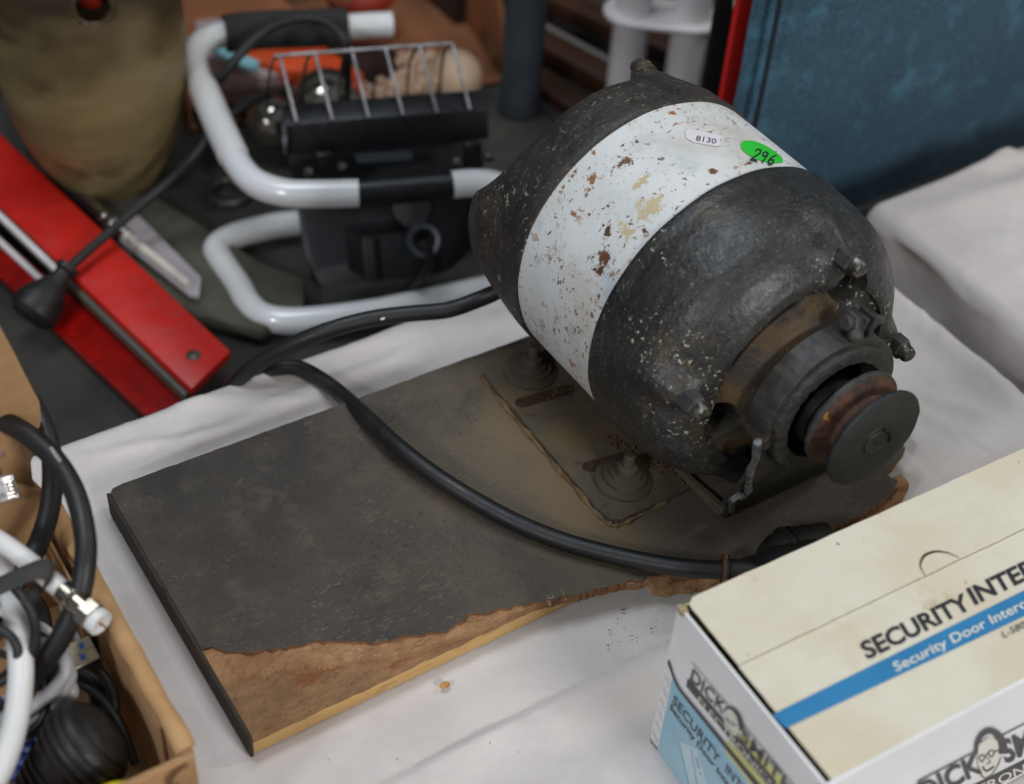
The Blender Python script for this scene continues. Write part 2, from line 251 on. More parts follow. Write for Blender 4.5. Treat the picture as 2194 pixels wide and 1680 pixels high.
# white band of the motor: painted sheet steel with rust spots, bare patches where old labels were
def band_material():
    mt = mat('chipped_white_paint', (220, 222, 221), (210, 212, 210), 18, 0.45, 0.6, bump=0.0002, bscale=260, bump2=0.0005, b2scale=50,
        layers=[((194, 190, 180), 14, 0.48, 0.72, 'noise'), ((184, 192, 198), 40, 0.54, 0.74, 'noise'), ((196, 176, 146), 60, 0.60, 0.70, 'noise', 22, 0.48, 0.62),
                ((150, 104, 66), 150, 0.565, 0.62, 'noise', 22, 0.45, 0.60), ((112, 76, 50), 330, 0.595, 0.635, 'noise', 28, 0.42, 0.54), ((84, 56, 38), 170, 0.625, 0.66, 'noise', 20, 0.50, 0.60),
                ((66, 48, 36), 80, 0.67, 0.70, 'noise', 20, 0.5, 0.62)])
    nt = mt.node_tree; N = nt.nodes; L = nt.links; bs = N['Principled BSDF']
    src = bs.inputs['Base Color'].links[0].from_socket
    tc = N.new('ShaderNodeTexCoord'); nz = N.new('ShaderNodeTexNoise'); nz.inputs['Scale'].default_value = 190; nz.inputs['Detail'].default_value = 8; nz.inputs['Roughness'].default_value = 0.75
    L.new(tc.outputs['Object'], nz.inputs['Vector'])
    for (ang, y, ra, rb, colr, thr) in BAND_PATCHES:
        c = V((0.085*cos(radians(ang)), y-MY0, 0.085*sin(radians(ang))))
        sub = N.new('ShaderNodeVectorMath'); sub.operation = 'SUBTRACT'; L.new(tc.outputs['Object'], sub.inputs[0]); sub.inputs[1].default_value = c
        mul = N.new('ShaderNodeVectorMath'); mul.operation = 'MULTIPLY'; L.new(sub.outputs[0], mul.inputs[0]); mul.inputs[1].default_value = (1/ra, 1/rb, 1/ra)
        ln = N.new('ShaderNodeVectorMath'); ln.operation = 'LENGTH'; L.new(mul.outputs[0], ln.inputs[0])
        ad = N.new('ShaderNodeMath'); ad.operation = 'MULTIPLY_ADD'; L.new(nz.outputs['Fac'], ad.inputs[0]); ad.inputs[1].default_value = 4.4; ad.inputs[2].default_value = -2.2
        sm = N.new('ShaderNodeMath'); sm.operation = 'ADD'; L.new(ln.outputs['Value'], sm.inputs[0]); L.new(ad.outputs[0], sm.inputs[1])
        mr = N.new('ShaderNodeMapRange'); mr.inputs['From Min'].default_value = thr; mr.inputs['From Max'].default_value = thr-0.12; L.new(sm.outputs[0], mr.inputs['Value'])
        mx = N.new('ShaderNodeMix'); mx.data_type = 'RGBA'; L.new(mr.outputs[0], mx.inputs['Factor']); L.new(src, mx.inputs[6]); mx.inputs[7].default_value = lin(colr); src = mx.outputs[2]
    L.new(src, bs.inputs['Base Color'])
    return mt

# ---------------------------------------------------------------- mesh helpers
OFF = {}
def tag(o, label=None, cat=None, group=None, kind=None):
    if label: o['label'] = label
    if cat: o['category'] = cat
    if group: o['group'] = group
    if kind: o['kind'] = kind
    return o
def thing(name, label, cat, loc, group=None):
    o = bpy.data.objects.new(name, None); COL.objects.link(o); o.location = loc; o.empty_display_size = 0.02
    OFF[o] = V(loc); return tag(o, label, cat, group)
def O(name, geo, mt, parent=None, smooth=True, label=None, sharp=35):
    vs, fs = geo[0], geo[1]; mi = geo[2] if len(geo) > 2 else None
    if parent is None:
        if name in ('floor',): off = V((0, 0, 0))
        else:
            n = len(vs); off = V((sum(v[0] for v in vs)/n, sum(v[1] for v in vs)/n, min(v[2] for v in vs)))
    else: off = OFF[parent]
    me = bpy.data.meshes.new(name); me.from_pydata([tuple(V(v)-off) for v in vs], [], fs)
    for k in (mt if isinstance(mt, (list, tuple)) else [mt]): me.materials.append(k)
    if mi: me.polygons.foreach_set('material_index', mi)
    bm = bmesh.new(); bm.from_mesh(me); bmesh.ops.recalc_face_normals(bm, faces=bm.faces)
    if smooth:
        for f_ in bm.faces: f_.smooth = True
        for e in bm.edges:
            if len(e.link_faces) == 2 and e.calc_face_angle(0) > radians(sharp): e.smooth = False
    bm.to_mesh(me); bm.free(); me.update()
    o = bpy.data.objects.new(name, me); COL.objects.link(o)
    if parent is None: o.location = off
    else: o.parent = parent
    OFF[o] = off
    if label: o['label'] = label
    return o
def join(*gs):
    vs, fs, mi = [], [], []
    for g in gs:
        n = len(vs); vs += list(g[0]); fs += [tuple(i+n for i in f_) for f_ in g[1]]
        mi += list(g[2]) if len(g) > 2 and g[2] else [0]*len(g[1])
    return vs, fs, mi
def with_mi(g, k): return g[0], g[1], [k]*len(g[1])
def smooth_path(pts, sub=8, extra=None):
    pts = [V(p) for p in pts]; n = len(pts)
    if n < 3: return pts
    out = []
    for i in range(n-1):
        p0 = pts[max(i-1, 0)]; p1 = pts[i]; p2 = pts[i+1]; p3 = pts[min(i+2, n-1)]
        for k in range(sub):
            t = k/sub; t2 = t*t; t3 = t2*t
            out.append(0.5*((2*p1)+(p2-p0)*t+(2*p0-5*p1+4*p2-p3)*t2+(3*p1-p0-3*p2+p3)*t3))
    out.append(pts[-1]); return out
def tube(pts, r, seg=14, sub=8, caps=True, flat=1.0, rough=0.0):
    pth = smooth_path(pts, sub) if sub > 1 else [V(p) for p in pts]
    n = len(pth); vs, fs = [], []; u = None
    for i, p in enumerate(pth):
        t = (pth[min(i+1, n-1)]-pth[max(i-1, 0)]).normalized()
        if u is None:
            u = t.cross(V((0, 0, 1)))
            if u.length < 1e-3: u = t.cross(V((1, 0, 0)))
        u = (u-t*u.dot(t)).normalized(); w = t.cross(u)
        rr = r(i/(n-1)) if callable(r) else r
        for k in range(seg):
            a = 2*pi*k/seg; q = 1.0
            if rough: q += rough*noise.noise(p*90+V((k*.7, 0, 0)))
            vs.append(p+u*(cos(a)*rr*q)+w*(sin(a)*rr*flat*q))
    for i in range(n-1):
        for k in range(seg):
            a = i*seg+k; b = i*seg+(k+1) % seg; fs.append((a, b, b+seg, a+seg))
    if caps: fs.append(tuple(range(seg))[::-1]); fs.append(tuple((n-1)*seg+k for k in range(seg)))
    return vs, fs
def frame(d):
    d = V(d).normalized(); u = d.cross(V((0, 0, 1)))
    if u.length < 1e-3: u = V((1, 0, 0))
    u.normalize(); return u, d.cross(u).normalized()
def lathe(o, d, prof, seg=48, capped=True, mod=None, u=None, w=None):
    """prof: (height along d, radius)"""
    o = V(o); d = V(d).normalized()
    if u is None: u, w = frame(d)
    vs, fs = [], []
    for (h, r) in prof:
        for k in range(seg):
            a = 2*pi*k/seg; hh, rr = (h, r) if mod is None else mod(h, r, a)
            vs.append(o+d*hh+u*(cos(a)*rr)+w*(sin(a)*rr))
    for i in range(len(prof)-1):
        for k in range(seg):
            a = i*seg+k; b = i*seg+(k+1) % seg; fs.append((a, b, b+seg, a+seg))
    if capped: fs.append(tuple(range(seg))[::-1]); fs.append(tuple((len(prof)-1)*seg+k for k in range(seg)))
    return vs, fs
def bevelled(vs, fs, bev, seg=2):
    bm = bmesh.new(); bvs = [bm.verts.new(v) for v in vs]
    for f_ in fs: bm.faces.new([bvs[i] for i in f_])
    bmesh.ops.recalc_face_normals(bm, faces=bm.faces)
    if bev: bmesh.ops.bevel(bm, geom=list(bm.edges), offset=bev, segments=seg, profile=0.5, affect='EDGES', clamp_overlap=True)
    bm.verts.index_update(); r = ([v.co.copy() for v in bm.verts], [tuple(v.index for v in f_.verts) for f_ in bm.faces]); bm.free(); return r
def box(o, a, b, c, bev=0.0):
    o, a, b, c = V(o), V(a), V(b), V(c)
    vs = [o, o+a, o+a+b, o+b, o+c, o+a+c, o+a+b+c, o+b+c]
    return bevelled(vs, [(0, 3, 2, 1), (4, 5, 6, 7), (0, 1, 5, 4), (1, 2, 6, 5), (2, 3, 7, 6), (3, 0, 4, 7)], bev)
def abox(x0, x1, y0, y1, z0, z1, bev=0.0): return box((x0, y0, z0), (x1-x0, 0, 0), (0, y1-y0, 0), (0, 0, z1-z0), bev)
def prism(pts, t, bev=0.0):
    pts = [V(p) for p in pts]; n = len(pts); t = V(t)
    vs = pts+[p+t for p in pts]; fs = [tuple(range(n))[::-1], tuple(range(n, 2*n))]+[(i, (i+1) % n, (i+1) % n+n, i+n) for i in range(n)]
    return bevelled(vs, fs, bev) if bev else (vs, fs)
def sphere(c, r, nu=20, nv=12, s=(1, 1, 1)):
    vs, fs = [], []
    for i in range(nv+1):
        t = pi*i/nv
        for k in range(nu):
            a = 2*pi*k/nu; vs.append(V(c)+V((s[0]*r*sin(t)*cos(a), s[1]*r*sin(t)*sin(a), s[2]*r*cos(t))))
    for i in range(nv):
        for k in range(nu):
            a = i*nu+k; b = i*nu+(k+1) % nu; fs.append((a, b, b+nu, a+nu))
    return vs, fs
def grid(nx, ny, fn):
    vs = [fn(i/(nx-1), j/(ny-1)) for j in range(ny) for i in range(nx)]
    fs = [(j*nx+i, j*nx+i+1, (j+1)*nx+i+1, (j+1)*nx+i) for j in range(ny-1) for i in range(nx-1)]
    return vs, fs
def hexprism(o, d, h, r, seg=6, dome=0.0):
    return lathe(o, d, [(0, r), (h*0.85, r), (h, r*0.86)]+([(h+dome, r*0.3)] if dome else []), seg)
def fbm(p, o=4):
    s = 0; a = 1; q = V(p)
    for _ in range(o): s += a*noise.noise(q); a *= 0.5; q = q*2.03
    return s
TXT = {}
def text2d(s, bold=0.0):
    k = (s, bold)
    if k in TXT: return TXT[k]
    cu = bpy.data.curves.new('lettering', 'FONT'); cu.body = s; cu.size = 1; cu.offset = bold; cu.resolution_u = 3; cu.fill_mode = 'FRONT'
    ob = bpy.data.objects.new('lettering_source', cu); COL.objects.link(ob)
    dg = bpy.context.evaluated_depsgraph_get(); me = ob.evaluated_get(dg).to_mesh()
    vs = [(v.co.x, v.co.y) for v in me.vertices]; fs = [tuple(p.vertices) for p in me.polygons]
    ob.evaluated_get(dg).to_mesh_clear(); bpy.data.objects.remove(ob); bpy.data.curves.remove(cu)
    x0 = min(v[0] for v in vs); x1 = max(v[0] for v in vs)
    TXT[k] = ([((x-x0)/(x1-x0), y/0.72) for x, y in vs], fs, (x1-x0)/0.72)
    return TXT[k]
def lettering(s, o, u, v, bold=0.02, slant=0.0):
    """text from point o, advance vector u (whole width), cap-height vector v"""
    vs, fs, w = text2d(s, bold); return [V(o)+V(u)*x+V(v)*y for x, y in vs], fs

# ================================================================= SETTING
ZB = -0.09
fl = O('floor', abox(-3, 4, -2, 5, -0.8, -0.75), floor_m); tag(fl, kind='structure')
wl = O('wall', abox(-3, 4, 3.2, 3.3, -0.75, 2.2), floor_m); tag(wl, kind='structure')

# white cloth the motor stands on; its far edge and its right edge fold over the table top
creases = [((0.12, 0.60), (0.40, 0.62), 0.0016, 0.006), ((0.20, 0.655), (0.30, 0.585), 0.0018, 0.005), ((0.14, 0.63), (0.24, 0.60), 0.0015, 0.005), ((0.2, 0.36), (0.33, 0.33), 0.0010, 0.012),
           ((0.18, 0.30), (0.30, 0.36), -0.0009, 0.012), ((0.57, 0.50), (0.66, 0.36), 0.0020, 0.006), ((0.60, 0.46), (0.62, 0.33), 0.0018, 0.005), ((0.55, 0.44), (0.63, 0.34), 0.0014, 0.006),
           ((0.54, 0.36), (0.66, 0.30), 0.0016, 0.006), ((0.56, 0.50), (0.60, 0.40), 0.0012, 0.004), ((0.33, 0.640), (0.52, 0.60), 0.0014, 0.006)]
def crease_h(x, y, cr):
    h = 0
    for (a, b, amp, w) in cr:
        amp *= 0.55 if cr is not creases else 1.0
        ax, ay = a; dx, dy = b[0]-ax, b[1]-ay; L2 = dx*dx+dy*dy; t = max(0, min(1, ((x-ax)*dx+(y-ay)*dy)/L2))
        wob = 0.004*noise.noise(V((x*30, y*30, amp*1000)))
        px, py = x-ax-t*dx, y-ay-t*dy; d = sqrt(px*px+py*py)+wob; f_ = min(1, 4*t*(1-t)+0.1); h += 1.7*amp*f_*math.exp(-(d/w)**2)
    return h
def ridged(x, y, sc_, ang, st, seed):
    c, q = cos(ang), sin(ang); a = (x*c+y*q)*sc_; b = (-x*q+y*c)*sc_*st
    a += 0.35*noise.noise(V((a*0.7, b*0.7, seed+5))); n_ = noise.noise(V((a, b, seed))); m_ = max(0.0, 0.5+0.9*noise.noise(V((x*7, y*7, seed+9))))
    return m_*max(0.0, 1-abs(n_)*3.2)**2
def wrinkles(x, y): return 0.5*ridged(x, y, 26, 0.5, 0.35, 1)+0.5*ridged(x, y, 34, -0.7, 0.4, 2)+0.35*ridged(x, y, 60, 0.2, 0.5, 3)
EX, EY = 0.672, 0.648
def cloth_a(u, v):
    x = -0.55+u*1.32; y = -0.25+v*1.0
    z = 0.0008*fbm((x*8, y*8, 0.3), 2)+0.0005*ridged(x, y, 70, 0.9, 0.3, 4)+wrinkles(x, y)*(0.0009+0.0022*max(0, min(1, (x-0.50)/0.06))+0.0004*max(0, min(1, (y-0.57)/0.03)))+crease_h(x, y, creases)
    if 0.13 < x < 0.58 and 0.35 < y < 0.60: z = min(z, 0.0)-0.0015
    ox = x-EX-0.002*noise.noise(V((0, y*12, 2))); oy = y-EY-0.003*noise.noise(V((x*8, 0, 1)))
    if ox > -0.03: z += 0.011*math.exp(-((ox+0.005)/0.013)**2)+0.0015*noise.noise(V((y*40, 1, 4)))*math.exp(-((ox)/0.02)**2)
    def fold(o, R):
        if o <= -R: return o, 0.0
        a = (o+R)/R
        if a < pi/2: return -R+R*sin(a), -R*(1-cos(a))
        return 0.0+0.002*sin(o*60), -R-(o+R-R*pi/2)
    nx, dx_ = fold(ox, 0.006); ny, dy_ = fold(oy, 0.010)
    return V((x-ox+nx, y-oy+ny, z-0.0005+dx_+dy_+(0.004*noise.noise(V((x*14, 5, 0))) if oy > 0.01 else 0)))
ca = O('tablecloth', grid(480, 380, cloth_a), cloth_m, sharp=80); tag(ca, 'creased white cotton tablecloth lying under the electric motor and its board', 'tablecloth')

creb = [((0.70, 0.55), (1.1, 0.50), 0.004, 0.010), ((0.74, 0.52), (1.1, 0.44), -0.004, 0.014), ((0.72, 0.46), (1.0, 0.50), 0.004, 0.009), ((0.72, 0.40), (1.0, 0.43), 0.005, 0.010), ((0.78, 0.58), (0.98, 0.52), 0.005, 0.008),
        ((0.74, 0.36), (0.9, 0.40), -0.004, 0.012), ((0.82, 0.56), (0.86, 0.60), 0.005, 0.008), ((0.88, 0.55), (0.9, 0.60), 0.006, 0.008)]
BX, BZ = 0.700, 0.026
def cloth_b(u, v):
    x = 0.585+u*0.75; y = -0.1+v*0.80
    o = BX-x; R = 0.011
    z = BZ+0.0015*fbm((x*7, y*7, 3.3), 2)+0.0036*wrinkles(x*1.1+3, y*1.1)*min(1, max(0.15, (0.575-y)/0.06))+crease_h(x, y, creb); nx = x
    if o > -R:
        a = (o+R)/R
        if a < pi/2: nx = BX+R-R*sin(a); z -= R*(1-cos(a))
        else: nx = BX+0.004*noise.noise(V((y*22, o*20, 0))); z = BZ-R-(o+R-R*pi/2)+0.001
    oy = y-0.570
    if oy > 0: z -= oy*1.2; y = 0.570+0.002*oy
    return V((nx, y, z))
cb = O('tablecloth', grid(260, 280, cloth_b), cloth_m, sharp=80); tag(cb, 'rumpled white tablecloth on the higher neighbouring table, in front of the blue fabric', 'tablecloth')

# dark cloth-covered table behind
def dark_t(u, v):
    x = -0.4+u*2.0; y = 0.675+v*0.50; z = ZB+0.0015*fbm((x*6, y*6, 8), 3)-0.0015
    if v > 0.985: z -= 0.3
    return V((x, y, z))
dt = O('dark_tablecloth', grid(160, 70, dark_t), dark_cloth, sharp=80); tag(dt, 'dark grey cloth over the lower table behind, under the work lamp and the vase', 'tablecloth')

# ================================================================= ELECTRIC MOTOR
AXX, AXZ, MY0 = 0.4549, 0.1205, 0.487
AX = V((AXX, 0, AXZ))
motor = thing('electric_motor', 'old black electric motor with a chipped white band, bolted to a torn dark board', 'electric motor', (AXX, MY0, 0))
UX, UZ = V((1, 0, 0)), V((0, 0, 1))
def mpt(ang, r, y): return V((AXX+r*cos(radians(ang)), y, AXZ+r*sin(radians(ang))))
# --- white band
prof = []
for i in range(29): prof.append((0.4500+i*0.0760/28, 0.0850))
def band_mod(h, r, a):
    return h, r+0.0004*noise.noise(V((cos(a)*3, sin(a)*3, h*14)))
# object origin for the band's pattern: on the shaft line
BAND_PATCHES = [(123, 0.4675, 0.0075, 0.0062, (196, 180, 144), 0.95), (134, 0.4690, 0.0055, 0.0070, (196, 180, 144), 0.75), (118, 0.4835, 0.0075, 0.0028, (196, 180, 144), 0.75),
                (140, 0.4765, 0.0085, 0.0050, (84, 58, 40), 0.50), (146, 0.4690, 0.0100, 0.0060, (104, 66, 42), 0.52), (150, 0.4650, 0.0060, 0.0070, (90, 60, 40), 0.45), (117, 0.5020, 0.0050, 0.0065, (112, 76, 50), 0.6), (98, 0.4640, 0.0030, 0.0035, (110, 70, 46), 0.7), (130, 0.4600, 0.002, 0.003, (96, 66, 46), 0.7), (84, 0.4600, 0.004, 0.0035, (124, 80, 52), 0.6)]
g = lathe(AX, (0, 1, 0), prof, 200, False, band_mod, UX, UZ)
band = O('body_band', g, band_material(), motor)
# the band texture is evaluated in root coordinates; shift patches to the shaft height
for nd in MATS['chipped_white_paint'].node_tree.nodes:
    if nd.type == 'VECT_MATH' and nd.operation == 'SUBTRACT':
        v_ = nd.inputs[1].default_value; nd.inputs[1].default_value = (v_[0], v_[1], v_[2]+AXZ)
# --- front end bell
BOLT_ANG = [-7, 79, 168, 258]
def dense(pf, step):
    out = []
    for i in range(len(pf)-1):
        (h0, r0), (h1, r1) = pf[i], pf[i+1]; n = max(1, int(hypot(h1-h0, r1-r0)/step))
        for k in range(n): out.append((h0+(h1-h0)*k/n, r0+(r1-r0)*k/n))
    out.append(pf[-1]); return out
def angd(a, b): return (a-b+180) % 360-180
fprof = dense([(0.4528, 0.0846), (0.4526, 0.0862), (0.4500, 0.0866), (0.4470, 0.0864), (0.4440, 0.0860), (0.4360, 0.0859), (0.4270, 0.0853), (0.4180, 0.0841), (0.4100, 0.0820), (0.4030, 0.0788), (0.3970, 0.0744), (0.3920, 0.0692), (0.3880, 0.0632),
               (0.3862, 0.0580), (0.3868, 0.0560), (0.3895, 0.0550), (0.3902, 0.0520), (0.3870, 0.0455), (0.3835, 0.0400), (0.3800, 0.0360), (0.3780, 0.0335), (0.3740, 0.0325)], 0.0011)
HOLES = [(192, 0.0500, 9.5, 0.0100), (66, 0.0560, 8.5, 0.0095), (258, 0.050, 9, 0.008), (-8, 0.050, 9, 0.008)]
def front_mod(h, r, a):
    ad = degrees_(a); p = V((cos(a)*r*40, h*40, sin(a)*r*40)); h0 = h
    for b in BOLT_ANG:
        w = math.exp(-(radians(angd(ad, b))*r/0.0085)**2)
        if r > 0.055: h -= w*0.008*math.exp(-((r-0.0740)/0.0075)**2)*(1 if h < 0.44 else 0)
        if h0 < 0.445 and r > 0.07: r += w*0.0040*math.exp(-((h0-0.408)/0.018)**2)
    q = 0.00022*noise.noise(p)+0.00006*noise.noise(p*3.3)
    for (ha, hr, wd, rr) in HOLES:
        e = hypot(radians(angd(ad, ha))*r/0.0125, (r-hr)/rr)
        if e < 1.0 and h < 0.41: h += 0.022*min(1, (1-e)*7)
    # crescent slot under the outer shoulder
    if 92 < ad < 158 and 0.0510 < r < 0.0590 and h < 0.41: h += 0.008*min(1, (min(ad-92, 158-ad))/14)
    return h+q, r+q
def degrees_(a): return a*180/pi
g = lathe(AX, (0, 1, 0), fprof, 360, False, front_mod, UX, UZ)
nf = len(fprof)-1
mi = []
for i in range(nf):
    rr = fprof[i][1]
    for k in range(360):
        ad = k; m_ = 0
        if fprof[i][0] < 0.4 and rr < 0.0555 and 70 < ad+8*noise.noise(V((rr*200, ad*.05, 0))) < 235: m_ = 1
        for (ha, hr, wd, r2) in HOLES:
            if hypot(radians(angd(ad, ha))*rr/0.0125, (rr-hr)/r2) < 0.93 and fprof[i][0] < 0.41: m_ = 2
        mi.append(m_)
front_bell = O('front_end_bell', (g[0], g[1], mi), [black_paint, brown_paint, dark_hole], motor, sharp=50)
# --- rear end bell with the bulged cord cover at its lower left
rprof = dense([(0.5225, 0.0846), (0.5226, 0.0866), (0.5260, 0.0872), (0.5320, 0.0868), (0.5450, 0.0858), (0.5540, 0.0835), (0.5610, 0.0790), (0.5665, 0.0720), (0.5690, 0.062), (0.5700, 0.045), (0.5705, 0.030)], 0.0016)
def rear_mod(h, r, a):
    ad = degrees_(a); w = math.exp(-abs(angd(ad, 200)/42.0)**2.4); h0 = h; r = r+w*0.38*(0.0862-r) if r > 0.05 else r
    h = 0.5225+(h-0.5225)*(1+0.66*w); r = r*(1-0.04*w*max(0, (h0-0.535)/0.03))
    for b in (72, 171, 258, -7):
        ww = math.exp(-(radians(angd(ad, b))*r/0.0080)**2)
        if r > 0.055: h += ww*(0.016 if b == 72 else 0.003)*math.exp(-((r-0.0770)/0.0070)**2)*(1 if h0 > 0.545 else 0)
    p = V((cos(a)*r*40, h*40, sin(a)*r*40)); q = 0.0007*noise.noise(p)+0.00015*noise.noise(p*3.3)
    return h+q, r+q
g = lathe(AX, (0, 1, 0), rprof, 260, True, rear_mod, UX, UZ)
O('rear_end_bell', g, dusty_rear, motor, sharp=50)
# rear bolt ends
for b, y, r in ((72, 0.5700, 0.0775),):
    O('bolt_end', lathe(mpt(b, r, y-0.004), (0.1, 1, 0.05), [(0, 0.0068), (0.006, 0.0066), (0.008, 0.0058), (0.0085, 0.0050), (0.012, 0.0048), (0.0135, 0.003)], 14), dusty_rear, motor)
# --- front through-bolts: square head plus a bare end
for b in BOLT_ANG[:3]:
    o = mpt(b, 0.0735, 0.3895)
    bo = O('bolt', hexprism(o, (0.0, -1, 0), 0.0085, 0.0064), ring_metal, motor, sharp=20)
    O('bolt_tip', lathe(o+V((0, -0.0080, 0)), (0, -1, 0), [(0, 0.0046), (0.0040, 0.0046), (0.0056, 0.0038), (0.0060, 0.0016)], 16, True, lambda h, r, a: (h, r*(1+0.08*sin(3*a)))), bare, bo)
# --- mounting ring: strap clamp, rubber cushion, bearing housing
def ring_geo(y0, y1, ri, ro, seg=120, jag=0.0, squash=0.0):
    pf = [(y0, ri), (y0-0.0, ri+0.0005), (y0, ro-0.0006), (y0+0.0006, ro), (y1-0.0006, ro), (y1, ro-0.0006), (y1, ri), (y0, ri)]
    def md(h, r, a):
        n = 1+jag*noise.noise(V((cos(a)*9, sin(a)*9, r*300)))+jag*0.6*noise.noise(V((cos(a)*31, sin(a)*31, r*300)))
        return h+jag*0.02*noise.noise(V((cos(a)*17, sin(a)*17, 3))), r*n
    return lathe(AX, (0, 1, 0), pf, seg, False, md, UX, UZ)
def arc_band(y0, y1, ri, ro, a0, a1, n=70):
    vs, fs = [], []
    for i in range(n+1):
        a = radians(a0+(a1-a0)*i/n)
        for (rr, yy) in ((ri, y0), (ro-0.0004, y0), (ro, y0+0.0005), (ro, y1-0.0005), (ro-0.0004, y1), (ri, y1)):
            q = 0.0003*noise.noise(V((i*0.3, rr*900, yy*900)))
            vs.append(AX+V(((rr+q)*cos(a), yy, (rr+q)*sin(a))))
    for i in range(n):
        for k in range(6): a = i*6+k; b = i*6+(k+1) % 6; fs.append((a, b, b+6, a+6))
    fs.append(tuple(range(6))); fs.append(tuple(n*6+k for k in range(6))[::-1]); return vs, fs
strap = O('strap_clamp', arc_band(0.3610, 0.3765, 0.0385, 0.0422, -22, 196), ring_metal, motor)
for s, a in ((1, 67), (-1, 77)):
    o = mpt(a, 0.0400, 0.3625); d = V((cos(radians(72)), 0, sin(radians(72)))); t = V((-sin(radians(72)), 0, cos(radians(72))))
    ear = O('clamp_ear', box(o-t*0.0011, t*0.0024, V((0, 0.0120, 0)), d*0.0135, 0.0006), ring_metal, strap, sharp=20)
o = mpt(72, 0.0480, 0.3685); t = V((-sin(radians(72)), 0, cos(radians(72))))
O('clamp_screw', lathe(o-t*0.0145, t, [(0, 0.0022), (0.0005, 0.0026), (0.005, 0.0026), (0.0052, 0.0042), (0.0085, 0.0042), (0.009, 0.0024), (0.021, 0.0024), (0.0212, 0.0046), (0.0262, 0.0044), (0.0275, 0.003)], 10), ring_metal, strap, sharp=25)
O('clamp_nut', hexprism(o+t*0.0035, t, 0.0065, 0.0062), ring_metal, strap, sharp=20)
O('clamp_lump', sphere(o+t*0.0095+V((0, -0.006, -0.004)), 0.0042, 12, 8), ring_metal, strap)
O('clamp_screw_tip', lathe(o-t*0.0172, t, [(0, 0.001), (0.0006, 0.0022), (0.0032, 0.0026)], 10), bare, strap)
O('rubber_cushion', ring_geo(0.3580, 0.3730, 0.0300, 0.0382, 140, 0.030), rubber, motor, sharp=60)
O('bearing_housing', lathe(AX+V((-0.001, 0, -0.002)), (0, 1, 0), [(0.3480, 0.0130), (0.3480, 0.0165), (0.3495, 0.0178), (0.3560, 0.0182), (0.3562, 0.0200), (0.3600, 0.0206), (0.3740, 0.0206), (0.3900, 0.0225)], 64, True, None, UX, UZ), mat('oily_black_metal', (26, 26, 28), (38, 36, 33), 70, 0.4, 0.55, metal=0.2, bump=0.0004, bscale=200), motor)
# --- pulley on the shaft
PZ = AXZ+0.0035
PO = V((AXX+0.001, 0, PZ))
pul = O('pulley', lathe(PO, (0, 1, 0), [(0.3290, 0.0003), (0.3290, 0.0080), (0.3286, 0.0084), (0.3290, 0.0088), (0.3290, 0.0275), (0.3294, 0.0286), (0.3304, 0.0292), (0.3318, 0.0290), (0.3326, 0.0280)], 110, False,
        lambda h, r, a: (h+0.00018*noise.noise(V((cos(a)*r*200, sin(a)*r*200, 1))), r+(0.0004*noise.noise(V((cos(a)*7, sin(a)*7, 2))) if r > 0.02 else 0)), UX, UZ), pulley_face, motor, sharp=30)
O('pulley_groove', lathe(PO, (0, 1, 0), [(0.3326, 0.0281), (0.3348, 0.0240), (0.3368, 0.0190), (0.3392, 0.0180), (0.3412, 0.0190), (0.3432, 0.0238), (0.3452, 0.0276)], 110, False, lambda h, r, a: (h, r+0.0003*noise.noise(V((cos(a)*12, sin(a)*12, h*400)))), UX, UZ), rust, pul)
O('rear_flange', lathe(PO, (0, 1, 0), [(0.3452, 0.0276), (0.3458, 0.0285), (0.3472, 0.0289), (0.3484, 0.0286), (0.3490, 0.0276), (0.3494, 0.0150)], 110, False, lambda h, r, a: (h, r+0.0004*noise.noise(V((cos(a)*6, sin(a)*6, 7)))), UX, UZ), ring_metal, pul)
O('shaft_end', lathe(PO+V((-0.0005, 0, -0.0005)), (0, 1, 0), [(0.3300, 0.0012), (0.3283, 0.0014), (0.3280, 0.0024), (0.3280, 0.0066), (0.3284, 0.0071), (0.3300, 0.0073)], 40, True, None, UX, UZ), pulley_face, pul, sharp=30)
O('keyway', arc_band(0.3276, 0.3290, 0.0102, 0.0122, -10, 68, 16), dark_hole, pul)
kw = bpy.data.objects['keyway']
O('shaft_centre', lathe(PO+V((-0.0005, 0, -0.0005)), (0, 1, 0), [(0.3277, 0.0014), (0.3281, 0.0016)], 16, True, None, UX, UZ), dark_hole, pul)
# --- cradle: upright end plate under the ring, turned-in edges
CN = V((0, 1, 0.357)).normalized()
def cy_(z, y0): return y0+max(0.0, (0.092-z))*0.357
def cradle(y0, th):
    pts = []
    left = [(-0.0250, 0.0205), (-0.0262, 0.0290), (-0.0300, 0.0400), (-0.0330, 0.0440), (-0.0385, 0.0470), (-0.0390, 0.0600), (-0.0398, 0.0900), (-0.0395, 0.1010)]
    for x, z in left: pts.append((AXX+x, cy_(z, y0), z))
    for a in range(208, 333, 8): pts.append((AXX+0.0375*cos(radians(a)), cy_(AXZ+0.0375*sin(radians(a)), y0), AXZ+0.0375*sin(radians(a))))
    for x, z in reversed(left): pts.append((AXX-x*(1.0+1.2*max(0.0, (0.09-z)/0.07)), cy_(z, y0), z))
    return prism(pts, (0, th, 0))
cr = O('cradle_end', cradle(0.3650, 0.0028), mat('sooty_plate', (34, 33, 32), (48, 42, 35), 40, 0.6, 0.8, bump=0.0004, bscale=300, layers=[((84, 56, 34), 30, 0.62, 0.74, 'noise')]), motor, sharp=30)
edge = [(1622, 945), (1616, 985), (1606, 1010), (1602, 1040), (1596, 1058), (1578, 1062), (1568, 1072), (1566, 1090)]
O('torn_edge', tube([PL(x, y, V((0, 0.3640, 0.092)), CN)-V((0, 0.0005, 0)) for x, y in edge], lambda t: 0.0021*(1+0.16*sin(t*31)), 8, 8, rough=0.25), scraped, cr)
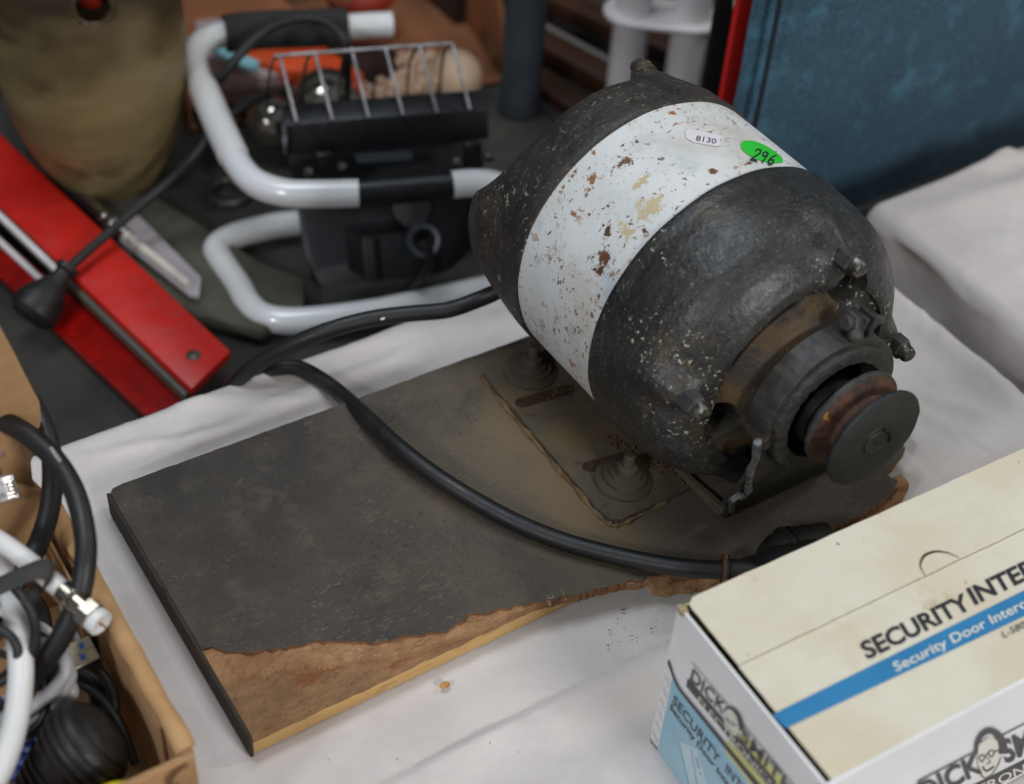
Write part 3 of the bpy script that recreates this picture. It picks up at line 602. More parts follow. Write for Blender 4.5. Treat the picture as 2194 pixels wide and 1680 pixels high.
O('cradle_end', cradle(0.5500, 0.0028), MATS['sooty_plate'], motor, sharp=30)
# channel floor between the ends with raised side lips
O('cradle_floor', abox(AXX-0.028, AXX+0.050, 0.3930, 0.5600, 0.0212, 0.0236, 0.0004), plate_dust, motor, sharp=20)
for s in (-1,):
    x = AXX-0.0365 if s < 0 else AXX+0.0365
    pts = [(AXX-0.0240, 0.5600), (AXX-0.0250, 0.4800), (AXX-0.0262, 0.4380), (AXX-0.0262, 0.4200), (AXX-0.0245, 0.4050), (AXX-0.0235, 0.3930)]
    vs = []
    for i, (a, b) in enumerate(smooth_path([V((p[0], p[1], 0)) for p in pts], 5) and [(q.x, q.y) for q in smooth_path([V((p[0], p[1], 0)) for p in pts], 5)]):
        hgt = 0.0040+0.0008*noise.noise(V((a*90, b*90, 0)))
        vs += [V((a, b, 0.0236)), V((a, b, 0.0236+hgt)), V((a-0.0028, b-0.001, 0.0236+hgt)), V((a-0.0028, b-0.001, 0.0236))]
    n = len(vs)//4; fs = []
    for i in range(n-1):
        for k in range(4): q = i*4+k; q2 = i*4+(k+1) % 4; fs.append((q, q2, q2+4, q+4))
    fs += [(0, 1, 2, 3), tuple((n-1)*4+k for k in range(4))]
    O('side_lip', (vs, fs), plate_dust, motor, sharp=40)
# neck plate carrying the rear ring (hidden side) and saddle under the body
O('saddle', box((AXX-0.020, 0.42, 0.0236), (0.040, 0, 0), (0, 0.12, 0), (0, 0, 0.0150), 0.002), plate_dust, motor)
# foot plate with slots
fp = [(0.3765, 0.5610), (0.3735, 0.5580), (0.3715, 0.4300), (0.3735, 0.4215), (0.3790, 0.4185), (0.4250, 0.4190), (0.4620, 0.4190), (0.4620, 0.5700), (0.3900, 0.5690)]
def ragged(poly, amp, step=0.003, closed=True):
    out = []; n = len(poly)
    for i in range(n if closed else n-1):
        a = V((*poly[i], 0)); b = V((*poly[(i+1) % n], 0)); k = max(1, int((b-a).length/step))
        for j in range(k):
            p = a.lerp(b, j/k); out.append((p.x+amp*noise.noise(p*160), p.y+amp*noise.noise(p*160+V((9, 9, 9)))))
    return out
O('foot_plate', prism([V((x, y, 0.0178)) for x, y in ragged(fp, 0.0006)], (0, 0, 0.0034)), plate_dust, motor, sharp=40)
O('grime_line', tube([V((0.3728, 0.5580, 0.0182)), V((0.3712, 0.52, 0.0182)), V((0.3708, 0.47, 0.0184)), V((0.3706, 0.435, 0.0184)), V((0.3725, 0.4200, 0.0184)), V((0.380, 0.4172, 0.0182)), V((0.410, 0.4180, 0.0182))], lambda t: 0.0011*(1+0.5*sin(t*60)+0.3*sin(t*171)), 6, 8, rough=0.8), mat('rusty_grime', (124, 104, 74), (98, 72, 46), 120, 0.95, bump=0.0006, bscale=500), motor)
for (a, b, w) in (((0.3800, 0.5235), (0.4110, 0.5200), 0.0040), ((0.3855, 0.4600), (0.4090, 0.4560), 0.0042)):
    a = V((*a, 0.0214)); b = V((*b, 0.0214)); d = (b-a).normalized(); n_ = V((-d.y, d.x, 0)); pts = []
    for k in range(9): an = pi/2+pi*k/8; pts.append(a+d*(cos(an)*w)+n_*(sin(an)*w))
    for k in range(9): an = -pi/2+pi*k/8; pts.append(b+d*(cos(an)*w)+n_*(sin(an)*w))
    slot = O('slot', prism(pts, (0, 0, 0.00012)), mat('slot_inside', (40, 28, 18), (74, 50, 28), 120, 0.9, bump=0.001, bscale=200), motor)
for (bx, by) in ((0.3995, 0.5440), (0.3965, 0.4415)):
    pf = [(0, 0.0168), (0.0018, 0.0165), (0.0022, 0.0150), (0.0028, 0.0124), (0.0050, 0.0122), (0.0054, 0.0108), (0.0058, 0.0092), (0.0078, 0.0088), (0.0082, 0.0074), (0.0084, 0.0062), (0.0132, 0.0058), (0.0138, 0.0048), (0.0140, 0.0034), (0.0215, 0.0032), (0.0222, 0.0022)]
    O('mounting_bolt', lathe((bx, by, 0.0213), (0.06, -0.02, 1), [(h_*0.95, r_) for h_, r_ in pf], 40, True, lambda h, r, a: (h, r*(1+0.02*sin(a*3+h*900)+(0.05*cos(6*a) if 0.0080 < h < 0.0128 else 0)))), mat('dusty_bolt', (70, 63, 52), (84, 75, 60), 40, 0.6, bump=0.00015, bscale=500), motor, sharp=30)
# gritty lumps where the dirt has gathered
lum = []
for k in range(110):
    t = random.random()
    if k < 90: c = V((0.4075+0.026*t+random.gauss(0, 0.0022), 0.4740-0.066*t+random.gauss(0, 0.0025), 0.0222))
    else: c = V((0.395+0.022*t+random.gauss(0, 0.002), 0.5215+random.gauss(0, 0.0016), 0.0215))
    lum.append(sphere(c, random.uniform(0.0004, 0.0013), 6, 4, (1, random.uniform(0.5, 1.4), 0.7)))
g_ = O('dirt', join(*lum), [mat('rust_dirt', (116, 84, 52), (66, 44, 28), 400, 0.95, bump=0.0008, bscale=700)], motor); g_['kind'] = 'stuff'

# --- board under the motor: pine core, fibre sheet on top torn away along the front
tear = [(0.1492, 0.4530), (0.1540, 0.4455), (0.170, 0.4380), (0.200, 0.4275), (0.2200, 0.4150), (0.2433, 0.4075), (0.258, 0.4030), (0.2720, 0.4050), (0.2976, 0.3980), (0.3200, 0.3915), (0.3456, 0.3855), (0.372, 0.3790), (0.3963, 0.3700), (0.4300, 0.3600), (0.4644, 0.3575), (0.5017, 0.3560), (0.5250, 0.3590), (0.5384, 0.3655)]
def jag(poly, amp, step=0.0011):
    out = []
    for i in range(len(poly)-1):
        a = V((*poly[i], 0)); b = V((*poly[i+1], 0)); k = max(1, int((b-a).length/step))
        for j in range(k):
            p = a.lerp(b, j/k); w = min(1, len(out)/6)
            out.append((p.x+w*amp*0.6*noise.noise(p*260), p.y+w*(amp*noise.noise(p*120)+amp*0.8*noise.noise(p*330+V((3, 0, 0))))))
    out.append(poly[-1]); return out
tj = jag(tear, 0.0018)
right = [(0.5384, 0.3655), (0.5360, 0.3740), (0.5470, 0.3770), (0.5610, 0.3830), (0.5640, 0.3900), (0.5600, 0.4100), (0.5610, 0.5760), (0.4300, 0.5775), (0.4175, 0.5760), (0.1520, 0.5800), (0.1460, 0.5790), (0.1443, 0.5780)]
left = [(0.1440, 0.5765), (0.1438, 0.5200), (0.1440, 0.4540)]
outline = tj+ragged(right, 0.0005, 0.004, False)[1:]+left
zt0, zt1 = 0.0112, 0.0176
vs = [V((x, y, zt0)) for x, y in outline]+[V((x, y, zt1)) for x, y in outline]; n = len(outline)
fs = [tuple(range(n))[::-1], tuple(range(n, 2*n))]+[(i, (i+1) % n, (i+1) % n+n, i+n) for i in range(n)]
mi = [0, 0]+[1 if i < len(tj)+14 else 2 for i in range(n)]
board = O('board', abox(0.1440, 0.5560, 0.3960, 0.5790, 0.0003, 0.0108, 0.0006), [pine], motor, label='worn wooden base board, pale pine along its front edge', sharp=30)
O('top_sheet', (vs, fs, mi), [board_top, mat('torn_dark_fibre', (140, 98, 64), (110, 76, 50), 160, 0.95, bump=0.0010, bscale=400), board_side], board, smooth=False)
O('grimy_edge', abox(0.1420, 0.1439, 0.3950, 0.5775, 0.0002, 0.0172), board_side, board, smooth=False)
# torn underlayer as a height field
def tear_y(x):
    for i in range(len(tear)-1):
        if tear[i][0] <= x <= tear[i+1][0]:
            t = (x-tear[i][0])/(tear[i+1][0]-tear[i][0]); return tear[i][1]+(tear[i+1][1]-tear[i][1])*t
    return tear[0][1] if x < tear[0][0] else tear[-1][1]
low = [(0.1440, 0.4340), (0.165, 0.4270), (0.185, 0.4210), (0.2080, 0.4110), (0.228, 0.4030), (0.2500, 0.3990), (0.28, 0.3955), (0.31, 0.391), (0.35, 0.378), (0.56, 0.36)]
def low_y(x):
    for i in range(len(low)-1):
        if low[i][0] <= x <= low[i+1][0]:
            t = (x-low[i][0])/(low[i+1][0]-low[i][0]); return low[i][1]+(low[i+1][1]-low[i][1])*t
    return low[-1][1]
def torn_fn(u, v):
    x = 0.1438+u*(0.5450-0.1438); ty = tear_y(x)+0.004
    yf = 0.3952+0.0008*noise.noise(V((x*90, 0, 0))) if x < 0.335 else 0.3952-(x-0.335)*0.50
    if x > 0.335: yf = max(yf, ty-0.0135)-0.0015+0.003*noise.noise(V((x*110, 2, 0)))
    if x > 0.44: yf = ty-0.0085+0.0035*noise.noise(V((x*90, 2, 0)))
    y = yf+(ty-yf)*v; z = 0.0116+0.0003*noise.noise(V((x*500, y*500, 0)))
    lw = low_y(x)+0.0022*noise.noise(V((x*90, y*60, 4)))+0.0010*noise.noise(V((x*170, 1, 4)))
    if y > lw:
        z += (0.0024+0.0026*max(0, 1-(ty-0.004-y)/0.014))*min(1, (y-lw)/0.0009)+0.0009*noise.noise(V((x*130, y*260, 1)))+0.0006*noise.noise(V((x*400, y*600, 1)))-0.0008*min(1, (y-lw)/0.008)
    if x > 0.335 and y < ty-0.006: z -= 0.0045*min(1, (ty-0.006-y)/0.006)*min(1, (x-0.335)/0.03)-0.002*noise.noise(V((x*160, y*200, 1)))
    return V((x, y, z))
gt = grid(560, 60, torn_fn)
# skirt so the sheet has thickness
vs, fs = list(gt[0]), list(gt[1]); n0 = len(vs)
for i in range(560): p = vs[i]; vs.append(V((p.x, p.y+0.0006, max(0.0100 if p.x < 0.335 else 0.0040, p.z-0.006))))
for i in range(559): fs.append((i, i+1, n0+i+1, n0+i))
mi = []
for f_ in fs:
    c = sum((vs[i] for i in f_), V((0, 0, 0)))/len(f_); lw = low_y(c.x)+0.0022*noise.noise(V((c.x*90, c.y*60, 4)))+0.0010*noise.noise(V((c.x*170, 1, 4)))
    mi.append(1 if c.y > lw else 0)
O('torn_layer', (vs, fs, mi), [torn, flake, MATS['torn_dark_fibre']], board, sharp=60)
# lint caught on the torn edge
lint = []
for (lx, ly) in ((0.2085, 0.4105), (0.3180, 0.392), (0.313, 0.389)):
    for k in range(5):
        c = V((lx+random.gauss(0, 0.003), ly+random.gauss(0, 0.002), 0.0185)); pts = [c+V((random.gauss(0, 0.0010), random.gauss(0, 0.0010), random.uniform(-0.0006, 0.0006))) for _ in range(4)]
        lint.append(tube(pts, 0.00007, 4, 4))
g_ = O('lint', join(*lint), [lint_m], board); g_['kind'] = 'stuff'

# --- power cord and its plug
cord_px = [(1075, 620, .062), (1030, 640, .055), (960, 664, .050), (880, 672, .048), (800, 682, .046), (720, 702, .042), (650, 728, .034), (580, 762, .022), (525, 800, .008), (494, 832, -.012), (505, 852, -.030), (545, 840, -.030), (562, 806, -.014),
           (590, 789, .004), (640, 789, .0075), (690, 815, .008), (740, 853, .012), (790, 899, .024), (850, 955, .030), (920, 1010, .030), (1000, 1062, .028), (1100, 1117, .025), (1200, 1158, .0235), (1300, 1186, .0235), (1400, 1207, .025), (1480, 1218, .027), (1560, 1222, .028)]
cpts = [P(*q) for q in cord_px]
cord = O('power_cord', tube(cpts, 0.0051, 18, 8), cord_black, motor)
d_ = (cpts[-1]-cpts[-2]).normalized()
o = cpts[-1]-d_*0.004
O('cord_grip', lathe(o, d_, [(0, 0.0056), (0.001, 0.0082), (0.004, 0.0084), (0.005, 0.0062), (0.018, 0.0064), (0.020, 0.0100), (0.026, 0.0150), (0.040, 0.0190), (0.052, 0.0195)], 40), plug_black, cord)
plug = O('plug', lathe(P(1668, 1200, 0.030), (P(1760, 1180, .03)-P(1668, 1200, .03)), [(-0.012, 0.004), (-0.008, 0.010), (-0.002, 0.0140), (0.003, 0.0156), (0.004, 0.0172), (0.0055, 0.0172), (0.006, 0.0160), (0.0075, 0.0160), (0.008, 0.0168), (0.0095, 0.0168), (0.010, 0.0158), (0.014, 0.0160), (0.030, 0.0150)], 44), plug_black, cord)
O('rusty_clip', lathe(o-d_*0.0002, d_, [(0.0006, 0.0090), (0.0010, 0.0094), (0.0028, 0.0094), (0.0032, 0.0090)], 30), rust, cord)
O('paint_spot', sphere(P(820, 683, .0512), 0.0013, 8, 6, (1.3, .7, .5)), ink_white, cord)

# --- stickers wrapped round the band
def wrap(ang, y, rot, pts2, r):
    """flat pattern (s along the circumference, t along the shaft) laid on the cylinder"""
    out = []; c, s_ = cos(rot), sin(rot)
    for (a, b) in pts2:
        s2 = a*c-b*s_; t2 = a*s_+b*c; out.append(mpt(ang+degrees_(s2/0.085), r, y+t2))
    return out
def disc_pattern(fn, n=28, rings=5):
    pts = [(0, 0)]; fs = []
    for j in range(1, rings+1):
        for k in range(n): x, y = fn(2*pi*k/n); pts.append((x*j/rings, y*j/rings))
    for k in range(n): fs.append((0, 1+k, 1+(k+1) % n))
    for j in range(rings-1):
        for k in range(n): a = 1+j*n+k; b = 1+j*n+(k+1) % n; fs.append((a, b, b+n, a+n))
    return pts, fs
# directions measured on the surface: towards picture right is -angle, so text advances with falling angle
pts, fs = disc_pattern(lambda a: (0.0117*cos(a), 0.0117*sin(a)), 40)
dot = O('round_sticker', (wrap(72.6, 0.4685, 0, pts, 0.0856), fs), green_m, motor, label='bright green round lot sticker')
def strokes(lines, o, ux, uy, w):
    """hand-written strokes as thin flat ribbons in pattern space"""
    gs = []
    for ln in lines:
        pp = smooth_path([V((x, y, 0)) for x, y in ln], 5); vs, fs = [], []
        for i, p in enumerate(pp):
            t = (pp[min(i+1, len(pp)-1)]-pp[max(i-1, 0)]).normalized(); n_ = V((-t.y, t.x, 0))
            for s in (1, -1): q = p+n_*w*s; vs.append((o[0]+ux[0]*q.x+uy[0]*q.y, o[1]+ux[1]*q.x+uy[1]*q.y))
        for i in range(len(pp)-1): fs.append((2*i, 2*i+1, 2*i+3, 2*i+2))
        gs.append((vs, fs))
    return join(*gs)
digit2 = [(0.05, 0.75), (0.2, 1.0), (0.5, 0.95), (0.5, 0.65), (0.2, 0.3), (0.0, 0.02), (0.3, 0.08), (0.65, 0.0)]
digit9 = [[(1.25, 0.9), (1.0, 1.0), (0.82, 0.75), (0.98, 0.55), (1.22, 0.7), (1.3, 0.95), (1.24, 0.5), (1.1, 0.0)]]
digit6 = [[(2.1, 1.1), (1.8, 0.75), (1.62, 0.35), (1.75, 0.05), (2.0, 0.1), (2.08, 0.35), (1.9, 0.5), (1.68, 0.35)]]
def cylhit(px, py):
    v = ray(px, py); A = v.x**2+v.z**2; B = -2*(v.x*AXX+v.z*(AXZ-CH)); Cq = AXX**2+(AXZ-CH)**2-0.085**2
    t = (-B-sqrt(B*B-4*A*Cq))/(2*A); q = CC+v*t; return atan2(q.z-AXZ, q.x-AXX)*0.085, q.y
def surf_vec(p, q): a = cylhit(*p); b = cylhit(*q); return (b[0]-a[0], b[1]-a[1])
def on_band(pat, fs, r): return ([mpt(degrees_(a/0.085), r, y) for a, y in pat], fs)
o2 = cylhit(1607, 346); ux = surf_vec((1607, 346), (1629, 351)); uy = surf_vec((1607, 346), (1619, 321))
pat, fs, _m = strokes([digit2]+digit9+digit6, o2, ux, uy, 0.075)
O('lettering', on_band(pat, fs, 0.0858), ink_black, dot)
tagpts = [(1468, 283), (1477, 277), (1486, 281), (1537, 290), (1547, 296), (1541, 304), (1545, 312), (1537, 316), (1486, 307), (1476, 301), (1470, 297)]
base = [cylhit(*p) for p in tagpts]; cs = cylhit(1507, 297)
pts = [cs]; fs = []; n = len(base); RN = 4
for j in range(1, RN+1):
    for b in base: pts.append((cs[0]+(b[0]-cs[0])*j/RN, cs[1]+(b[1]-cs[1])*j/RN))
for k in range(n): fs.append((0, 1+k, 1+(k+1) % n))
for j in range(RN-1):
    for k in range(n): a = 1+j*n+k; b = 1+j*n+(k+1) % n; fs.append((a, b, b+n, a+n))
tg = O('price_tag', on_band(pts, fs, 0.0856), tag_m, motor, label='small white paper tag with printed numbers')
tv, tf, _w = text2d('8130', 0.0)
o2 = cylhit(1490, 304); ux = surf_vec((1490, 304), (1533, 311)); uy = surf_vec((1490, 304), (1493, 290))
O('lettering', on_band([(o2[0]+ux[0]*x+uy[0]*y*.85, o2[1]+ux[1]*x+uy[1]*y*.85) for x, y in tv], tf, 0.0858), ink_grey, tg)

# ================================================================= INTERCOM CARTON
HB = 0.108
ic0 = P(1468, 1288, HB)                       # back left corner of the lid
icu = (P(2194, 962, HB)-ic0).normalized()      # along the long side
icv = V((icu.y, -icu.x, 0)).normalized()       # towards the front
icf = P(1777, 1682, HB)
ICD = (icf-ic0).dot(icv); ICL = 0.40
inter = thing('intercom_carton', 'cream cardboard security intercom carton with a blue stripe at the front right', 'carton', (ic0.x, ic0.y, 0))
zv = V((0, 0, 1)); ic00 = V((ic0.x, ic0.y, 0.001))-icu*0.004
tk = 0.0016
O('carton_wall', box(ic00, icu*tk, icv*ICD, zv*(HB-0.0015), 0.0005), white_card, inter, label='white end wall printed with a blue panel', sharp=20)
O('carton_wall', box(ic00+icv*(ICD-tk), icu*ICL, icv*tk, zv*(HB-0.001), 0.0005), white_card, inter, label='white front wall printed with the shop logo', sharp=20)
O('carton_wall', box(ic00+icu*0.002, icu*ICL, icv*tk, zv*(HB-0.003), 0.0004), mat('yellow_card_edge', (196, 190, 110), None, rough=0.6), inter, sharp=20)
O('carton_wall', box(ic00+icu*(ICL-tk), icu*tk, icv*ICD, zv*(HB-0.003), 0.0004), white_card, inter, sharp=20)
O('carton_floor', box(ic00, icu*ICL, icv*ICD, zv*0.001), card_in, inter)
# lid: rear flap and front panel meet at a creased line
ca_ = PL(1580, 1420, ic0, zv); cb_ = PL(2194, 1140, ic0, zv)
crv = ((ca_-ic0).dot(icv)+(cb_-ic0).dot(icv))/2
lo = V((ic0.x, ic0.y, HB))
def panel(v0, v1, z0, th, corner=0.004, bow=0.0):
    nu, nv = 60, 16
    def fn(u, v):
        uu = u*ICL; vv = v0+(v1-v0)*v; start = 0.0
        if v0 == 0 and v < 0.12: start = corner*(1-sqrt(max(0, 1-(1-v/0.12)**2)))
        uu = max(uu, start)
        return lo+icu*(uu+0.0002*noise.noise(V((v*20, z0, 1))))+icv*(vv+0.0004*noise.noise(V((u*30, v0, 2))))+zv*(z0-0.00012+0.00025*max(0, noise.noise(V((u*8, v*4, v0)))*(1 if v0 == 0 else 0)))
    g1 = grid(nu, nv, fn); vs = list(g1[0]); fs = list(g1[1]); n = len(vs); vs += [p-zv*th for p in g1[0]]
    fs += [tuple(i+n for i in f_)[::-1] for f_ in g1[1]]
    bd = [i for i in range(nu)]+[j*nu+nu-1 for j in range(1, nv)]+[(nv-1)*nu+i for i in range(nu-2, -1, -1)]+[j*nu for j in range(nv-2, 0, -1)]
    for i in range(len(bd)): a, b = bd[i], bd[(i+1) % len(bd)]; fs.append((a, b, b+n, a+n))
    return vs, fs
lid = O('lid', panel(crv+0.0003, ICD-0.0008, 0.0000, 0.0006), cream, inter, sharp=50, label='yellowed cream lid panel with the blue stripe')
O('lid_flap', panel(0.0, crv, 0.0007, 0.0006), cream, lid, sharp=50)
# crushed corner of the carton's end wall
O('worn_corner', sphere(lo-icu*0.0030+icv*0.003-zv*0.002, 0.0024, 12, 8, (1, 1.3, 1)), mat('worn_card_edge', (176, 160, 128), (140, 120, 90), 300, 0.9), inter)
ZT = HB+0.0002
def onlid(x, y, dz=0.0): return PL(x, y, V((0, 0, HB+0.00015)), zv)+zv*dz
def zz8(x, y): return (x*0.4264+1393, y*0.4264+964)
def flatpoly(pts): return ([V(p) for p in pts], [tuple(range(len(pts)))])
a, b, c, d = [onlid(*zz8(*q)) for q in ((612, 1330), (682, 1400), (1881, 835), (1881, 705))]
c = b+(c-b)*1.35; d = a+(d-a)*1.35
pr_ = O('printed_stripe', flatpoly([a, b, c, d]), ink_blue, lid, smooth=False)
def lid_text(s, p0, p1, cap, mt, dz, bold=0.03):
    o = onlid(*zz8(*p0), dz); u = onlid(*zz8(*p1), dz)-o; v = onlid(*zz8(p0[0]+cap[0], p0[1]+cap[1]), dz)-o
    O('lettering', lettering(s, o, u, v, bold), mt, lid, smooth=False)
lid_text('SECURITY', (1092, 1052), (1622, 792), (-46, -80), ink_black, 0.0001, 0.030)
lid_text('INTERCOM', (1632, 778), (2215, 494), (-46, -80), ink_black, 0.0001, 0.030)
lid_text('Security Door Intercom', (1236, 1117), (1990, 742), (-24, -46), ink_white, 0.0002, 0.012)
lid_text('L-5808', (1778, 946), (1912, 880), (-14, -34), ink_grey, 0.0002, 0.0)
arc = [onlid(*zz8(*q), 0.0008) for q in ((1382, 637), (1360, 600), (1358, 570), (1380, 534), (1430, 516), (1480, 519), (1520, 532), (1552, 549))]
O('thumb_notch', tube(arc, lambda t: 0.00015+0.0005*sin(pi*t)**2, 6, 6, flat=0.3), mat('notch_shadow', (92, 92, 30), (40, 38, 20), 100, 0.9), lid)
cw = bpy.data.objects['carton_wall']
# prints on the end wall
ewo = ic00-icu*0.0002
def onend(x, y, dz=0.0): return PL(x*0.2028+1393, y*0.2028+1339, ewo, icu)-icu*dz
def endpoly(q, mt, dz, nm='printed_panel'): O(nm, flatpoly([onend(x, y, dz) for x, y in q]), mt, inter, smooth=False)
def endtext(s, p0, p1, cap, mt, dz, bold=0.02):
    o = onend(*p0, dz); u = onend(*p1, dz)-o; v = onend(p0[0]+cap[0], p0[1]+cap[1], dz)-o; O('lettering', lettering(s, o, u, v, bold), mt, inter, smooth=False)
endpoly([(240, 540), (300, 650), (345, 715), (1250, 1790), (20, 1790), (40, 1560), (62, 1400)], ink_sky, 0.0001)
endpoly([(300, 1220), (500, 1308), (640, 1790), (432, 1790)], ink_pale, 0.0002)
endpoly([(304, 1225), (312, 1228), (442, 1790), (432, 1790)], ink_cyan, 0.0003)
endpoly([(436, 1310), (441, 1312), (520, 1790), (514, 1790)], ink_blue, 0.0003)
for k in range(9): y = 1390+k*14; endpoly([(480+k*3, y), (512+k*3, y+4), (512+k*3, y+8), (480+k*3, y+4)], ink_blue, 0.0003)
endpoly([(530, 1560), (540, 1556), (548, 1566), (544, 1580), (534, 1580), (528, 1570)], ink_blue, 0.0003)
endpoly([(815, 1215), (1250, 1720), (1150, 1790), (780, 1330)], ink_yellow, 0.00012)
endpoly([(960, 1120), (1560, 1800), (1380, 1880), (900, 1300)], ink_yellow, 0.00011)
sw = [(203, 355), (232, 450), (262, 545), (296, 622), (345, 700), (1180, 1700)]; sw2 = [(187, 400), (215, 470), (240, 545), (275, 630), (320, 705), (1130, 1720)]
for i in range(5): endpoly([sw[i], sw[i+1], sw2[i+1], sw2[i]], ink_grey, 0.0004)
endpoly([(440, 385), (444, 382), (1560, 1738), (1550, 1740)], ink_grey, 0.0003)
endpoly([(402, 560), (1340, 1655), (1300, 1760), (385, 645)], ink_grey, 0.0003)
endtext('DICK', (428, 572), (778, 952), (28, -122), ink_grey, 0.00045, 0.012)
endtext('SMITH', (955, 1192), (1500, 1815), (34, -104), ink_grey, 0.00045, 0.012)
endtext('ELECTRONICS', (508, 800), (1285, 1722), (20, -58), ink_white, 0.00045, 0.0)
endtext('SECURITY', (236, 812), (722, 1466), (26, -82), ink_grey, 0.0004, 0.012)
endtext('INTERCOM', (795, 1540), (1300, 2200), (26, -82), ink_grey, 0.0004, 0.012)
endtext('Security Door Intercom', (210, 878), (1010, 1965), (15, -56), ink_grey, 0.0004, 0.02)
for k in range(7):
    x0, y0 = 165-k*25.5, 536+k*117; endpoly([(x0, y0), (x0+42, y0+113), (x0+41, y0+119), (x0-1, y0+6)], ink_grey, 0.0003)
endpoly([(-8, 1375), (20, 1440), (60, 1530), (190, 1700), (170, 1760), (-60, 1600)], ink_black, 0.0004)
# caricature emblem between the two words: cap of hair, glasses, smile
def strip(fn, pts, w, mt, dz, nm='emblem'):
    pp = smooth_path([V((x, y, 0)) for x, y in pts], 5); vs, fs = [], []
    for i, p in enumerate(pp):
        t = (pp[min(i+1, len(pp)-1)]-pp[max(i-1, 0)]).normalized(); ww = w(i/(len(pp)-1)) if callable(w) else w
        for s in (1, -1): vs.append(fn(p.x-t.y*ww*s, p.y+t.x*ww*s, dz))
    for i in range(len(pp)-1): fs.append((2*i, 2*i+1, 2*i+3, 2*i+2))
    return vs, fs
def emblem(fn, face, hair, feats, mf, par):
    O('emblem', flatpoly([fn(x, y, 0.0005) for x, y in face]), ink_white, par, smooth=False)
    gs = [strip(fn, hair[0], lambda t: hair[1]*(0.45+1.1*t), mf, 0.0006)]+[strip(fn, q, w, mf, 0.0006) for q, w in feats]
    O('emblem', join(*gs), mf, par, smooth=False)
emblem(onend, [(800, 900), (850, 880), (920, 940), (965, 1050), (985, 1120), (960, 1180), (900, 1160), (840, 1130), (800, 1060), (785, 980)],
       ([(790, 920), (810, 875), (850, 870), (900, 900), (940, 960), (965, 1040), (975, 1110)], 17),
       [([(800, 985), (820, 975), (840, 1000), (825, 1010), (800, 985)], 4), ([(860, 1025), (885, 1020), (900, 1050), (880, 1060), (860, 1025)], 4), ([(840, 1000), (862, 1028)], 4), ([(900, 1050), (945, 1050)], 4),
        ([(830, 1020), (825, 1060), (845, 1070)], 3), ([(830, 1090), (855, 1120), (890, 1120)], 5), ([(930, 1130), (945, 1165), (960, 1150)], 6)], ink_grey, inter)
# prints on the front wall
fwo = ic00+icv*(ICD+0.0003)
def onfront(x, y, dz=0.0): return PL(x*0.3302+1821, y*0.3302+1125, fwo, icv)+icv*dz
def fpoly(q, mt, dz, nm='printed_panel'): O(nm, flatpoly([onfront(x, y, dz) for x, y in q]), mt, inter, smooth=False)
def ftext(s, p0, p1, cap, mt, dz, bold=0.03):
    o = onfront(*p0, dz); u = onfront(*p1, dz)-o; v = onfront(p0[0]+cap[0], p0[1]+cap[1], dz)-o; O('lettering', lettering(s, o, u, v, bold), mt, inter, smooth=False)
fpoly([(435, 1660), (812, 1464), (814, 1472), (437, 1670)], ink_grey, 0.0002)
fpoly([(975, 1365), (1350, 1170), (1352, 1178), (977, 1373)], ink_grey, 0.0002)
ftext('DICK', (478, 1800), (868, 1592), (-52, -118), ink_grey, 0.0003, 0.028)
ftext('SMITH', (1010, 1545), (1440, 1330), (-45, -138), ink_grey, 0.0003, 0.028)
fpoly([(470, 1850), (1300, 1440), (1330, 1500), (500, 1920)], ink_grey, 0.0002)
ftext('ELECTRONICS', (560, 1872), (1300, 1520), (-18, -52), ink_white, 0.0004, 0.01)
emblem(onfront, [(830, 1420), (900, 1370), (970, 1400), (985, 1470), (960, 1540), (920, 1600), (870, 1635), (840, 1600), (822, 1520), (818, 1460)],
       ([(815, 1480), (822, 1410), (860, 1350), (910, 1330), (960, 1360), (985, 1420), (990, 1480)], 20),
       [([(830, 1500), (850, 1485), (868, 1500), (850, 1530), (830, 1500)], 5), ([(890, 1470), (915, 1455), (930, 1470), (910, 1500), (890, 1470)], 5), ([(868, 1500), (890, 1475)], 5), ([(930, 1465), (975, 1450)], 5),
        ([(880, 1500), (905, 1530), (880, 1545)], 4), ([(855, 1560), (880, 1590), (930, 1560)], 7), ([(840, 1580), (860, 1630), (900, 1625), (950, 1560), (975, 1500)], 4)], ink_grey, inter)

# ================================================================= CARDBOARD BOX OF CABLES (left front)
ZR = 0.080
r0 = P(130, 1092, ZR); r1 = P(415, 1592, ZR)
xw = (r0.x+r1.x)/2; yb = r0.y+0.012; yf = r1.y
cbx = thing('cardboard_box', 'open brown cardboard box full of tangled cables at the front left', 'cardboard box', (xw-0.12, (yb+yf)/2, 0))
O('box_wall', abox(xw-0.0055, xw+0.0005, yf, yb, 0.001, ZR-0.003, 0.0006), kraft, cbx, sharp=30)
# rolled double edge of the right wall
def roll(u, v):
    y = yf+(yb-yf)*u; a = pi*v; w = 0.0044+0.0006*noise.noise(V((u*9, 0, 0)))
    return V((xw-0.0025+w*cos(a)*1.05+0.0010*noise.noise(V((u*6, 5, 0))), y, ZR-0.005+0.0040*sin(a)+0.0002*noise.noise(V((u*14, 7, 0)))))
O('rolled_edge', grid(80, 10, roll), kraft_edge, cbx)
O('inner_flap', box((xw-0.0085, yf+0.02, 0.002), (0.0015, 0, 0), (0, yb-yf-0.02, 0), (0.001, 0, ZR-0.010), 0.0004), kraft, cbx, sharp=30)
O('inner_flap', box((xw-0.0125, yb-0.065, 0.002), (0.0015, 0, 0), (0, 0.055, 0), (0.001, 0, ZR-0.012), 0.0004), kraft, cbx, sharp=30)
O('box_floor', abox(xw-0.30, xw-0.002, yf-0.02, yb, 0.001, 0.003), kraft, cbx)
O('box_wall', abox(xw-0.30, xw-0.007, yb-0.004, yb, 0.001, ZR-0.010, 0.0006), kraft, cbx, sharp=30)
